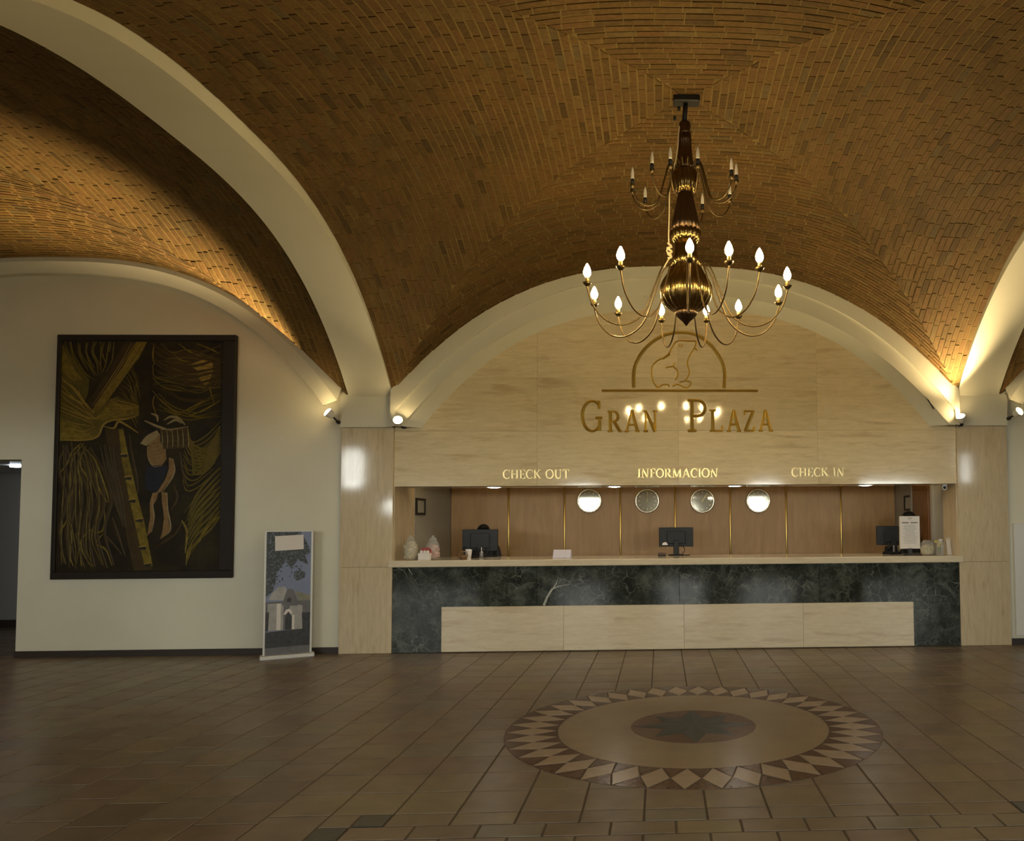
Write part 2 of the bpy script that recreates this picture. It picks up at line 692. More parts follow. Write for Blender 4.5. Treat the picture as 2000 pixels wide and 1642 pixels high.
def vault(name, xc, yc, za=4.72, drop=1.58, dome=.21, bricks=True, singles=0, label=None):
    n = 70
    g = np.linspace(-1, 1, n + 1) * HALF
    X, Y = np.meshgrid(xc + g, yc + g)
    Z = vault_z(X, Y, xc, yc, za, drop, dome)
    vs = np.stack([X, Y, Z], -1).reshape(-1, 3)
    idx = np.arange((n + 1) ** 2).reshape(n + 1, n + 1)
    fs = np.stack([idx[:-1, :-1], idx[1:, :-1], idx[1:, 1:], idx[:-1, 1:]], -1).reshape(-1, 4)
    # triangulate along the diagonals so the groins stay crisp
    tris = []
    for j in range(n):
        for i in range(n):
            a, b, c, d = idx[j, i], idx[j, i + 1], idx[j + 1, i + 1], idx[j + 1, i]
            if (i < n / 2) == (j < n / 2):
                tris += [(a, c, b), (a, d, c)]
            else:
                tris += [(a, d, b), (b, d, c)]
    me = bpy.data.meshes.new(name)
    me.from_pydata([tuple(v) for v in vs], [], tris)
    me.materials.append(MORTAR if bricks else BRICK)
    if not bricks:
        me.attributes.new('rnd', 'FLOAT', 'FACE').data.foreach_set('value', np.full(len(tris), .45))
    me.update()
    o = struct(link(name, me), label, 'ceiling')
    if not bricks:
        return o
    # courses: rings parallel to the four arches, bricks along each ring
    CW, BL = .0635, .205
    rec = []
    for web in range(4):          # 0 far(+y) 1 near(-y) 2 left(-x) 3 right(+x)
        nc = int(HALF / CW)
        for c in range(nc):
            d = (c + .5) * HALF / nc
            lim = d
            q = np.linspace(-lim, lim, 161)
            if web < 2:
                px, py = xc + q, np.full_like(q, yc + (d if web == 0 else -d))
            else:
                px, py = np.full_like(q, xc + (-d if web == 2 else d)), yc + q
            zc = za - drop * (np.abs(q) / HALF) ** 2.6 + dome * (1 - (d / HALF) ** 2)
            pts = np.stack([px, py, zc], -1)
            seg = np.linalg.norm(np.diff(pts, axis=0), axis=1)
            L = np.concatenate([[0], np.cumsum(seg)])
            total = L[-1]
            s = -rng.random() * BL
            while s < total:
                ln = BL * rng.uniform(.93, 1.05)
                a, b = max(s + .004, 0), min(s + ln - .004, total)
                s += ln
                if b - a < .03:
                    continue
                pa = np.array([np.interp(a, L, pts[:, k]) for k in range(3)])
                pb = np.array([np.interp(b, L, pts[:, k]) for k in range(3)])
                tv = pb - pa
                hl = np.linalg.norm(tv) / 2
                tv /= 2 * hl
                sgn = 1 if web in (0, 3) else -1
                dz = -2 * dome * d / HALF ** 2
                ac = np.array([0, sgn, dz]) if web < 2 else np.array([sgn, 0, dz])
                ac = ac - tv * (ac @ tv)
                ac /= np.linalg.norm(ac)
                ends = [a <= 0, b >= total - 1e-6]
                nv = np.cross(tv, ac)
                if nv[2] > 0:
                    nv = -nv
                    tv = -tv
                    ends = ends[::-1]
                mid = np.array([np.interp((a + b) / 2, L, pts[:, k]) for k in range(3)])
                rec.append((mid, tv, ac, nv, hl, CW / 2 - rng.uniform(.004, .0065), rng.uniform(.003, .008), ends))
    # which bricks show largest
    area = np.zeros(len(rec))
    if singles:
        for i, (p, tv, ac, nv, hl, hw, pr, ends) in enumerate(rec):
            if any(ends):
                continue
            q = [pr_px(*(p + tv * hl * sx + ac * hw * sy)) for sx, sy in ((-1, -1), (1, -1), (1, 1), (-1, 1))]
            if any(k is None for k in q):
                continue
            cxp, cyp = sum(k[0] for k in q) / 4, sum(k[1] for k in q) / 4
            if 0 < cxp < 2000 and 0 < cyp < 900:
                if xc < -3 and cyp < 66 + cxp * .52:      # behind the white arch
                    continue
                area[i] = abs(sum(q[k][0] * q[(k + 1) % 4][1] - q[(k + 1) % 4][0] * q[k][1] for k in range(4))) / 2
    order = np.argsort(-area)
    chosen = set(order[:singles].tolist()) if singles else set()
    if singles:
        unit = bpy.data.meshes.new('brick')
        unit.from_pydata([(-1, -1, -1), (1, -1, -1), (1, 1, -1), (-1, 1, -1), (-.985, -.93, 1), (.985, -.93, 1), (.985, .93, 1), (-.985, .93, 1)], [],
                         [(4, 5, 6, 7), (0, 1, 5, 4), (1, 2, 6, 5), (2, 3, 7, 6), (3, 0, 4, 7)])
        unit.materials.append(BRICK1)
    V, Fc = [], []
    for i, (p, tv, ac, nv, hl, hw, pr, ends) in enumerate(rec):
        th = .012
        if i in chosen:
            b = link('brick', unit, o)
            ac2 = np.cross(nv, tv)
            mm = Matrix.Identity(4)
            c0 = p + nv * (pr - th)
            for k in range(3):
                mm[k][0], mm[k][1], mm[k][2], mm[k][3] = tv[k] * hl, ac2[k] * hw, nv[k] * th, c0[k]
            b.matrix_basis = mm
            continue
        base = len(V)
        for dn, sc in ((-th, 1), (pr, .94)):
            for sx, sy in ((-1, -1), (1, -1), (1, 1), (-1, 1)):
                ln_ = hl if sc == 1 else hl - .003
                if ends[0 if sx < 0 else 1]:          # mitred along the groin
                    ln_ += sy * CW / 2 / max(.25, math.hypot(tv[0], tv[1])) + .002
                V.append(p + tv * sx * ln_ + ac * sy * hw * sc + nv * dn)
        flip = np.cross(tv, ac) @ nv < 0
        for f in ((4, 5, 6, 7), (0, 1, 5, 4), (1, 2, 6, 5), (2, 3, 7, 6), (3, 0, 4, 7)):
            f = f[::-1] if flip else f
            Fc.append(tuple(base + k for k in f))
    me = bpy.data.meshes.new('bricks_far')
    me.from_pydata([tuple(v) for v in V], [], Fc)
    me.materials.append(BRICK)
    me.attributes.new('rnd', 'FLOAT', 'FACE').data.foreach_set('value', np.repeat(rng.random(len(Fc) // 5), 5))
    me.update()
    bo = link('bricks_far', me, o)
    bo['kind'] = 'stuff'
    return o


vault('ceiling', XC, YC, singles=300, label='brick groin vault over the reception desk')
vault('ceiling', XC - PITCHX + .1, YC, 4.80, 1.66, .19, singles=200, label='brick groin vault over the framed painting')
vault('ceiling', XC + PITCHX - .1, YC, 4.80, 1.66, .19, label='brick groin vault over the white wall panel')
YB = YC - PITCHX - .2
for dx in (-PITCHX, 0, PITCHX):
    vault('ceiling', XC + dx, YB, bricks=False, label='brick vault nearest the windows')

# ------------------------------------------------------------------ arches of the vaults


def arch_side(name, x0, x1, yc, label):
    """transverse white arch: spans in y from pillar to pillar"""
    t = np.linspace(-1, 1, 81)
    mb = MB()
    vs = []
    for k in t:
        y = yc + k * (HALF + .02)
        zi = 4.60 - 1.50 * abs(k) ** 2.7
        zo = 5.1
        vs += [(x0, y, zi), (x1, y, zi), (x1, y, zo), (x0, y, zo)]
    # legs down to the pillar heads
    n = len(t)
    fs = []
    for i in range(n - 1):
        a, b = i * 4, (i + 1) * 4
        fs += [(a, a + 1, b + 1, b), (a + 1, a + 2, b + 2, b + 1), (a + 3, a, b, b + 3)]
    fs += [(3, 2, 1, 0), (n * 4 - 4, n * 4 - 3, n * 4 - 2, n * 4 - 1)]
    mb.add(vs, fs)
    o = mb.build(name, PLASTER)
    return struct(o, label, 'arch')


XA0, XA1 = -3.80, -3.27
arch_side('trim_1', XA0, XA1, YC, 'white plaster arch springing from the pillar beside the photo banner')
arch_side('trim_2', PR0, PR0 + .53, YC, 'white plaster arch springing from the pillar beside the white panel')
arch_side('trim_3', XA0, XA1, YB, 'white plaster arch nearer the windows, painting side')
arch_side('trim_4', PR0, PR0 + .53, YB, 'white plaster arch nearer the windows, white panel side')


def arch_cross(name, xc, label):
    t = np.linspace(-1, 1, 61)
    y0, y1 = YC - HALF - .55, YC - HALF + .0
    vs, fs = [], []
    for k in t:
        x = xc + k * (HALF + .02)
        zi = 4.60 - 1.50 * abs(k) ** 2.7
        vs += [(x, y0, zi), (x, y1, zi), (x, y1, 5.1), (x, y0, 5.1)]
    for i in range(len(t) - 1):
        a, b = i * 4, (i + 1) * 4
        fs += [(a, b, b + 1, a + 1), (a + 1, b + 1, b + 2, a + 2), (a + 3, b + 3, b, a)]
    return struct(MB().add(vs, fs).build(name, PLASTER), label, 'arch')


for i, dx in enumerate((-PITCHX, 0, PITCHX)):
    arch_cross('trim_%d' % (5 + i), XC + dx, 'white plaster cross arch overhead between vaults')

# plaster blocks over the wall pillars (springers) and free pillars nearer the windows
for i, (a, b) in enumerate(((PL0, PL1), (PR0, PR1))):
    o = MB().box(a + .0, b, 9.42, WALL + .1, ZP, 4.9)
    o.build('trim_%d' % (8 + i), PLASTER)
    struct(bpy.data.objects['trim_%d' % (8 + i)], 'white plaster springer above the marble pillar beside the %s' % ('photo banner', 'white panel')[i], 'plaster')
for x0, x1 in ((PL0, PL1), (PR0, PR1)):
    for y0, y1 in ((1.87, 2.46),):
        p = MB()
        p.box(x0, x1, y0, y1, 0, ZP).box(x0 + .05, x1, y0, y1, ZP, 3.2)
        tag(p.build('free_pillar', TRAV_V), 'marble pillar standing free between the vaulted bays', 'pillar', 'free pillars behind the viewer')

# wall arch over the reception (moulded white band)
bm_ = MB()
U = np.linspace(-1, 1, 97)


def ring(u):
    dx = u
    so, sg, sl, si = 3.495, 3.44, 3.36, 3.15
    o_ = (XC + dx * so, max(4.735 - 1.58 * (abs(dx) * so / 3.47) ** 2.6, ZP))
    g_ = (XC + dx * sg, max(4.586 - 1.578 * (abs(dx) * sg / 3.37) ** 2.5, ZP))
    l_ = (XC + dx * sl, max(4.346 - 1.42 * (abs(dx) * sl / 3.2) ** 2.6, ZP))
    i_ = (XC + dx * si, max(4.209 - 1.454 * (abs(dx) * si / 3.143) ** 2.75, ZP))
    return o_, g_, l_, i_


rows = []
for u in U:
    o_, g_, l_, i_ = ring(u)
    rows.append([(o_[0], 9.50, o_[1] + .25), (o_[0], 9.335, o_[1] + .06), (o_[0], 9.335, o_[1]), (g_[0], 9.335, g_[1] + .012), (g_[0], 9.365, g_[1] + .008),
                 (g_[0], 9.365, g_[1] - .008), (l_[0], 9.345, l_[1] + .018), (l_[0], 9.37, l_[1]), (i_[0], 9.495, i_[1]), (i_[0], 9.56, i_[1])])
rows = [[(p[0], p[1], ZP) for p in rows[0]]] + rows + [[(p[0], p[1], ZP) for p in rows[-1]]]
k = len(rows[0])
vs = [p for r_ in rows for p in r_]
fs = [(i * k + j, i * k + j + 1, (i + 1) * k + j + 1, (i + 1) * k + j) for i in range(len(rows) - 1) for j in range(k - 1)]
bm_.add(vs, fs)
struct(bm_.build('trim_10', PLASTER), 'moulded white arch framing the marble lunette', 'arch')

# wall arches of the side bays (plain thin band)
for i, s in enumerate((-1, 1)):
    xc = XC + s * (PITCHX - .1)
    vs, fs = [], []
    for u in U:
        zo = 4.80 - 1.66 * abs(u) ** 2.6
        xo = xc + u * HALF
        xi, zi = xc + u * (HALF - .20), 4.665 - 1.62 * abs(u) ** 2.6
        vs += [(xo, 9.36, zo + .2), (xo - (.10 * u ** 3), 9.36, zo - .045 - .03 * abs(u) ** 3), (xi - (.10 * u ** 3), 9.44, zi - .03), (xi - (.10 * u ** 3), 9.55, zi - .03)]
    for a in range(len(U) - 1):
        fs += [(a * 4 + j, a * 4 + j + 1, a * 4 + 5 + j, a * 4 + 4 + j) for j in range(3)]
    struct(MB().add(vs, fs).build('trim_%d' % (11 + i), PLASTER), 'thin white arch band on the plastered wall above the %s' % ('painting', 'white panel')[i], 'arch')

# ------------------------------------------------------------------ walls
DX0, DX1, DZ = -9.7, -7.732, 2.376       # doorway in the left bay
w = MB()
w.box(DX1, PL0 + .05, WALL, WALL + .25, 0, 5.0).box(XL, DX0, WALL, WALL + .25, 0, 5.0).box(DX0, DX1, WALL, WALL + .25, DZ, 5.0)
struct(w.build('wall_front_left', PLASTER), 'white plastered wall with the large painting', 'wall')
struct(MB().box(PR1 - .05, XR, WALL, WALL + .25, 0, 5.0).build('wall_front_right', PLASTER), 'white plastered wall behind the white panel', 'wall')
struct(MB().box(XL - .25, XL, BACK, 12.6, 0, 5.0).build('wall_left', PLASTER))
struct(MB().box(XR, XR + .25, BACK, 12.6, 0, 5.0).build('wall_right', PLASTER))
# unseen paved ground, added beyond the windows to cut daylight from below
PAVE = mat_speckle('paving', [(.29, .28, .25), (.36, .35, .31)], 3, .8)
struct(MB().box(-45, 45, -75, BACK - .3, -.25, -.06).build('ground_added_outside', PAVE), 'pale paving added outside, unseen, to cut upward daylight', 'ground')
struct(MB().box(XL - .3, XR + .3, BACK - .3, 12.7, 5.0, 5.2).build('roof_slab', PLASTER), 'concrete slab above the vaults', 'ceiling')
# dado panel on the right wall
pz = on_y(1985, 1022, 9.49)[1]
px0 = on_y(1982, 1100, 9.49)[0]
tag(MB().bbox(px0, 6.2, 9.49, 9.535, .11, pz, .006).build('wall_panel', WHITE), 'plain white panel fixed to the wall beside a marble pillar', 'panel')

# back wall with arched windows and glazed door
# centre x, half width, sill, spring, rise of the arched head
wins = [(XC - PITCHX - 2.62, .40, 3.05, 3.75, .3), (XC - PITCHX + .3, 2.0, 1.85, 2.1, .45), (XC - 2.85, .9, 1.45, 1.9, .67), (XC + 3.25, .9, 1.45, 1.9, .67),
        (XC + PITCHX - .5, 1.9, 1.85, 2.1, .45), (XC + PITCHX + 2.35, .20, 3.05, 3.6, .2), (XC + .45, .75, 1.15, 1.75, .56)]
bw = MB()
xs = XL
for (c, hw, z0, z1, hr) in sorted(wins):
    bw.box(xs, c - hw, BACK - .25, BACK, 0, 5.0)
    if z0 > 2:           # oval windows: rounded foot as well
        for i in range(12):
            xa, xb = c + hw * math.cos(math.pi * i / 12), c + hw * math.cos(math.pi * (i + 1) / 12)
            za_, zb_ = z0 - hr * math.sin(math.pi * i / 12), z0 - hr * math.sin(math.pi * (i + 1) / 12)
            bw.plate_y([(xa, 0), (xa, za_), (xb, zb_), (xb, 0)], BACK - .25, BACK)
    elif z0 > 0:
        bw.box(c - hw, c + hw, BACK - .25, BACK, 0, z0)
    # arched head
    n = 16
    for i in range(n):
        a0, a1 = math.pi * i / n, math.pi * (i + 1) / n
        xa, xb = c + hw * math.cos(a0), c + hw * math.cos(a1)
        za_, zb_ = z1 + hr * math.sin(a0), z1 + hr * math.sin(a1)
        bw.plate_y([(xa, za_), (xa, 5.0), (xb, 5.0), (xb, zb_)], BACK - .25, BACK)
    xs = c + hw
bw.box(xs, XR, BACK - .25, BACK, 0, 5.0)
struct(bw.build('wall_back', PLASTER))
for i, (c, hw, z0, z1, hr) in enumerate(wins):
    mbw = MB()
    for k in (-1, 0, 1):
        mbw.box(c + k * (hw - .03) - .03, c + k * (hw - .03) + .03, BACK - .16, BACK - .10, z0, z1 + (.95 * hr if k == 0 else 0))
    for zz in (z0 + .03, (z0 + z1) / 2, z1):
        mbw.box(c - hw, c + hw, BACK - .16, BACK - .10, zz - .03, zz + .03)
    struct(mbw.build('window_%d' % (i + 1), BLACKM))
    ld = bpy.data.lights.new('window_portal_offscreen', 'AREA')
    ld.shape = 'RECTANGLE'
    ld.size, ld.size_y = hw * 2, z1 + hr - z0
    ld.cycles.is_portal = True
    lo = bpy.data.objects.new('window_portal_offscreen', ld)
    COL.objects.link(lo)
    lo.location = (c, BACK - .12, (z0 + z1 + hr) / 2)
    if z0 > 2:
        ld.size_y += hr
        lo.location.z -= hr / 2
    lo.rotation_euler = (R(90), 0, 0)

# corridor behind the doorway
cz = on_y(0, 922, 12.3)[1]
cor = MB()
cor.box(DX0 - 1.6, DX1 + .6, 12.4, 12.55, 0, 3).box(DX0 - 1.75, DX0 - 1.6, WALL + .2, 12.5, 0, 3).box(DX1 + .45, DX1 + .6, WALL + .2, 12.5, 0, 3)
struct(cor.build('wall_corridor', GREYD), 'grey corridor wall seen through the doorway', 'wall')
struct(MB().box(DX0 - 1.7, DX1 + .6, WALL + .2, 12.5, cz, cz + .1).build('ceiling_corridor', WHITE), 'low white ceiling of the corridor', 'ceiling')
struct(MB().box(DX0 - 1.6, DX1 + .45, 12.37, 12.4, 0, .12).build('baseboard_corridor', BASEB))
lx, ly = on_z(30, 908, cz)
tag(MB().lathe([(.06, cz), (.06, cz - .025), (.05, cz - .03)], lx, ly, 20).build('ceiling_lamp', COOLL), 'small bright round ceiling lamp inside the corridor', 'lamp')

# baseboards
struct(MB().box(DX1, PL0, 9.505, WALL + .01, 0, .075).build('baseboard_left', BASEB))
struct(MB().box(PR1, XR, 9.505, WALL + .01, 0, .075).build('baseboard_right', BASEB))
struct(MB().box(XL, DX0, 9.505, WALL + .01, 0, .075).build('baseboard_far_left', BASEB))

# ------------------------------------------------------------------ marble pillars on the wall
for i, (a, b) in enumerate(((PL0, PL1), (PR0, PR1))):
    o = thing('marble_pillar', ('beige marble pillar beside the photo banner', 'beige marble pillar between the desk and white panel')[i], 'pillar', ((a + b) / 2, 9.6, 0))
    hw = (b - a) / 2
    MB().box(-hw + .02, hw - .02, -.12, .2, 0, ZP - .01).build('core', JOINT, o)
    for (z0, z1) in ((0, 1.04), (1.04, ZP - .0)):
        MB().bbox(-hw, hw, -.14, -.10, z0 + .0015, z1 - .0015, .003).build('marble_slab', TRAV_V, o)
    for s in (-1, 1):
        MB().bbox(*((-hw, -hw + .03) if s < 0 else (hw - .03, hw)), -.103, .1, .0015, ZP, .003).build('marble_slab', TRAV_V, o)
    # grimy seam and stray wire on the pillar head
    pts = spline([(-hw + .04 + .06 * q, -.145, ZP + .012 + .010 * math.sin(q * 2.3 + i)) for q in range(int(2 * hw / .06) - 0)], 3)
    MB().tube(pts, .006, 5).build('wire', BLACKM, o)

# lunette and header slabs
lun = struct(MB().box(PL1 - .1, PR0 + .1, 9.512, 9.62, 2.02, 4.9).build('wall_front', JOINT), 'polished beige marble wall above the reception desk', 'wall')
XJ = [PL1, -1.525, .22, 1.963, PR0]
ZJ = [2.02, 2.70, 3.36, 4.02, 4.75]
for a in range(4):
    for b in range(4):
        o = MB().bbox(XJ[a] + .0006, XJ[a + 1] - .0006, 9.485, 9.513, ZJ[b] + .0006, ZJ[b + 1] - .0006, .0012).build('marble_slab', TRAV_H, lun)
        if b == 0:           # header slabs are set a hair out of plumb
            cz_ = (ZJ[0] + ZJ[1]) / 2
            o.data.transform(Matrix.Translation((0, 9.49, cz_)) @ Matrix.Rotation((-.004, .007, .009, .009)[a], 4, 'X') @ Matrix.Translation((0, -9.49, -cz_)))
            o.location.y = .0025
# beam underside and recess shell
RY = 12.06
hd = struct(MB().box(PL1, PR0, 9.50, 9.98, 2.02, 2.16).build('wall_header', TRAV_H), 'marble underside of the header over the desk', 'wall')
struct(MB().box(PL1 - .0, PR0, 9.9, RY + .1, 2.62, 2.72).build('ceiling_recess', PLASTER), 'ceiling over the reception desk recess', 'ceiling')
struct(MB().box(PL1 - .2, PL1, 9.6, RY + .2, 0, 2.7).build('wall_recess_left', GREYW), 'grey side wall of the reception recess', 'wall')
struct(MB().box(PR0, PR0 + .2, 9.6, RY + .2, 0, 2.7).build('wall_recess_right', GREYW), 'grey side wall with the wooden door', 'wall')
struct(MB().box(PL1 - .2, PR0 + .2, RY + .02, RY + .2, 0, 2.7).build('wall_recess_back', GREYW), 'wall carrying the wooden panels', 'wall')
# marble jambs of the opening
struct(MB().box(PL1 - .01, PL1 + .012, 9.5, 10.25, 1.0, 2.1).build('trim_13', TRAV_V), 'marble jamb at the check out end of the desk', 'jamb')
struct(MB().box(PR0 - .012, PR0 + .01, 9.5, 9.95, 1.0, 2.1).build('trim_14', TRAV_V), 'marble jamb at the check in end of the desk', 'jamb')
# wood panels with brass strips
SX = [-2.376, -1.509, -.638, .222, 1.087, 1.973, 2.847]
ed = [PL1] + SX + [PR0]
pw = thing('wood_panelling', 'brown wooden panelling behind the reception desk', 'panelling', (0, RY, 0))
for a in range(len(ed) - 1):
    MB().bbox(ed[a] + .006, ed[a + 1] - .006, -.03, .0195, .1, 2.6, .004).build('panel', WOODP, pw)
for x in SX:
    MB().tube([(x, -.032, .1), (x, -.032, 2.6)], .0165, 10).build('brass_strip', BRASS, pw)

# ------------------------------------------------------------------ reception desk
desk = thing('reception_desk', 'long reception desk with green marble front and beige inset panel', 'desk', (XC, 9.47, 0))
q = lambda x: x - XC
MB().box(q(PL1) + .01, q(PR0) - .01, .03, .55, 0, 1.03).build('carcass', JOINT, desk)
GJ = [PL1, -1.525, .22, 1.963, PR0]
for a in range(4):
    MB().bbox(q(GJ[a]) + .001, q(GJ[a + 1]) - .001, 0, .035, .552, 1.037, .002).build('green_marble_slab', GREEN, desk)
for a, b in ((PL1, -2.67), (3.125, PR0)):
    MB().bbox(q(a) + .001, q(b) - .001, 0, .035, .003, .551, .002).build('green_marble_slab', GREEN, desk)
TJ = [-2.67, -1.195, .273, 1.745, 3.125]
for a in range(4):
    MB().bbox(q(TJ[a]) + .001, q(TJ[a + 1]) - .001, -.028, .03, .012, .552, .003).build('beige_marble_slab', TRAV_P, desk)
# bold white crack-like vein in the green marble
VEIN = mat_speckle('vein_white', [(.30, .31, .27), (.55, .55, .49)], 40, .15)


def vein(pp, wd):
    rs_ = random.Random(len(pp))
    L, Rr = [], []
    for i, (a, b) in enumerate(pp):
        L.append((q(a) - wd[i] / 2 + rs_.uniform(-.004, .004), b + wd[i] * .2))
        Rr.append((q(a) + wd[i] / 2 + rs_.uniform(-.004, .004), b - wd[i] * .2))
    mb_ = MB()
    for i in range(len(pp) - 1):
        mb_.plate_y([L[i], Rr[i], Rr[i + 1], L[i + 1]], -.0006, .004)
    mb_.build('white_vein', VEIN, desk)


vn = [(1062, 1182), (1068, 1166), (1078, 1150), (1090, 1145), (1114, 1140)]
vp = [on_y(a, b, 9.468) for a, b in vn]
vein(vp, [.026, .022, .02, .012, .006])
vn2 = [on_y(a, b, 9.468) for a, b in ((798, 1110), (801, 1116), (806, 1122))]
vein(vn2, [.012, .010, .004])
vn3 = [on_y(a, b, 9.468) for a, b in ((1081, 1148), (1087, 1138), (1090, 1130))]
vein(vn3, [.010, .008, .003])
TOPZ = 1.118
ct = MB().bbox(-3.305, 3.752, 9.405, 10.45, 1.038, TOPZ, .008).build('marble_worktop', TRAV_P)
tag(ct, 'beige marble counter top running along the reception desk', 'counter top')
MB().box(PL1 + .01, PR0 - .01, 10.38, 10.43, 0, 1.03).build('back_panel', WOODD, desk).location = (-XC, -9.47, 0)

# downlights under the header
for i, (x, y) in enumerate([(965, 951), (1200, 950), (1435, 948.5), (1690, 946.5)]):
    X = on_y(x, y, 9.72)[0]
    o = thing('downlight', 'round white downlight under the marble header ' + ('beside the CHECK OUT letters', 'between the two clocks nearest the CHECK OUT letters', 'between the two clocks nearest the CHECK IN letters', 'beyond the CHECK IN letters')[i], 'downlight', (X, 9.72, 2.02), group='downlights under the header')
    MB().lathe([(.105, .01), (.105, -.006), (.085, -.008), (.08, .01)], 0, 0, 24).build('trim_ring', WHITE, o)
    MB().lathe([(.08, .008), (.08, -.004), (.04, -.011), (.005, -.013)], 0, 0, 24).build('lens', DOWNL, o)

# ------------------------------------------------------------------ letters and emblem


def arc(cx, cy, rx, ry, a0, a1, n=22):
    return [(cx + rx * math.cos(R(a0 + (a1 - a0) * i / n)), cy + ry * math.sin(R(a0 + (a1 - a0) * i / n))) for i in range(n + 1)]


def glyph(ch, T=.15, t=.075):
    S = lambda x: [([(x, 0), (x, 1)], T), ([(x - .14, .03), (x + .14, .03)], t), ([(x - .14, .97), (x + .14, .97)], t)]
    s = t / 2
    if ch == 'I':
        return .34, S(.17)
    if ch == 'H':
        return .86, S(.17) + S(.69) + [([(.17, .52), (.69, .52)], t)]
    if ch == 'E':
        return .64, S(.17) + [([(.17, .97), (.58, .97)], t), ([(.17, .52), (.48, .52)], t), ([(.17, .03), (.6, .03)], t), ([(.57, .97), (.57, .78)], t), ([(.59, .03), (.59, .24)], t), ([(.47, .42), (.47, .62)], t)]
    if ch == 'F':
        return .6, S(.17) + [([(.17, .97), (.56, .97)], t), ([(.17, .52), (.46, .52)], t), ([(.55, .97), (.55, .78)], t), ([(.45, .42), (.45, .62)], t)]
    if ch == 'L':
        return .62, S(.17) + [([(.17, .03), (.58, .03)], t), ([(.57, .03), (.57, .26)], t)]
    if ch == 'T':
        return .72, [([(.36, 0), (.36, 1)], T), ([(.22, .03), (.5, .03)], t), ([(.03, .965), (.69, .965)], t), ([(.045, .97), (.045, .76)], t), ([(.675, .97), (.675, .76)], t)]
    if ch == 'C':
        return .74, [(arc(.43, .5, .36, .47, 48, 312), [t + (T - t) * abs(math.sin(R(a))) ** 0 * max(0, -math.cos(R(a))) for a in np.linspace(48, 312, 23)]), ([(.68, .72), (.68, .98)], t), ([(.66, .16), (.7, .2)], t)]
    if ch == 'G':
        return .8, [(arc(.43, .5, .36, .47, 48, 318), [t + (T - t) * max(0, -math.cos(R(a))) for a in np.linspace(48, 318, 23)]), ([(.70, .03), (.70, .44)], T), ([(.55, .44), (.80, .44)], t), ([(.68, .72), (.68, .98)], t)]
    if ch == 'O':
        return .84, [(arc(.42, .5, .36, .47, 0, 360, 32), [t + (T - t) * abs(math.cos(R(a))) for a in np.linspace(0, 360, 33)])]
    if ch == 'U':
        return .82, [([(.17, 1), (.17, .35)] + arc(.41, .33, .24, .30, 180, 360, 14)[1:] + [(.65, 1)], [T, T] + [T - (T - t) * i / 14 for i in range(1, 15)] + [t]),
                     ([(.03, .97), (.31, .97)], t), ([(.53, .97), (.77, .97)], t)]
    if ch == 'K':
        return .8, S(.17) + [([(.2, .42), (.64, .97)], t), ([(.34, .56), (.7, .0)], T), ([(.5, .97), (.76, .97)], t), ([(.56, .03), (.82, .03)], t)]
    if ch == 'P':
        return .66, S(.17) + [([(.17, .965), (.36, .965)] + arc(.36, .725, .22, .24, 90, -90, 12)[1:] + [(.17, .485)], [t, t] + [t + (T - t) * math.cos(R(a)) for a in np.linspace(90, -90, 13)][1:] + [t])]
    if ch == 'R':
        return .78, S(.17) + [([(.17, .965), (.36, .965)] + arc(.36, .735, .21, .23, 90, -90, 12)[1:] + [(.17, .505)], [t, t] + [t + (T - t) * math.cos(R(a)) for a in np.linspace(90, -90, 13)][1:] + [t]),
                              ([(.36, .5), (.68, .0)], T), ([(.58, .03), (.80, .03)], t)]
    if ch == 'N':
        return .86, [([(.15, 0), (.15, 1)], t), ([(.12, 1), (.70, 0)], T), ([(.70, 0), (.70, 1)], t), ([(.02, .03), (.28, .03)], t), ([(.58, .97), (.83, .97)], t), ([(.02, .97), (.2, .97)], t)]
    if ch == 'M':
        return 1.02, [([(.14, 0), (.17, 1)], t), ([(.17, 1), (.5, .03)], T), ([(.5, .03), (.82, 1)], t), ([(.84, 0), (.84, 1)], T), ([(.02, .03), (.27, .03)], t), ([(.71, .03), (.98, .03)], t), ([(.05, .97), (.2, .97)], t), ([(.8, .97), (.95, .97)], t)]
    if ch == 'A':
        return .84, [([(.11, 0), (.41, 1)], t), ([(.40, 1), (.73, 0)], T), ([(.22, .33), (.62, .33)], t), ([(.0, .03), (.24, .03)], t), ([(.6, .03), (.86, .03)], t)]
    if ch == 'Z':
        return .7, [([(.08, .965), (.64, .965)], t), ([(.60, .96), (.12, .04)], T), ([(.06, .035), (.64, .035)], t), ([(.09, .97), (.09, .78)], t), ([(.63, .03), (.63, .24)], t)]
    return .4, []


def stroke(mb, pts, th, y0, depth, ridge):
    """stroke along (x,z) points lying on plane y0, raised toward -y"""
    n = len(pts)
    th = list(th) if isinstance(th, (list, tuple)) else [th] * n
    rows = []
    for i in range(n):
        a, b = Vector(pts[max(i - 1, 0)]), Vector(pts[min(i + 1, n - 1)])
        d = (b - a)
        d = d.normalized() if d.length > 1e-9 else Vector((1, 0))
        nn = Vector((-d.y, d.x)) * th[i] / 2
        p = Vector(pts[i])
        L, Rr = p + nn, p - nn
        if ridge:
            rows.append([(L.x, y0, L.y), (L.x, y0 - depth * .35, L.y), (p.x, y0 - depth, p.y), (Rr.x, y0 - depth * .35, Rr.y), (Rr.x, y0, Rr.y)])
        else:
            rows.append([(L.x, y0, L.y), (L.x, y0 - depth, L.y), (Rr.x, y0 - depth, Rr.y), (Rr.x, y0, Rr.y)])
    k = len(rows[0])
    vs = [v for r_ in rows for v in r_]
    fs = [(i * k + j, (i + 1) * k + j, (i + 1) * k + j + 1, i * k + j + 1) for i in range(n - 1) for j in range(k - 1)]
    fs += [tuple(range(k)), tuple(range((n - 1) * k + k - 1, (n - 1) * k - 1, -1))]
    mb.add(vs, fs)


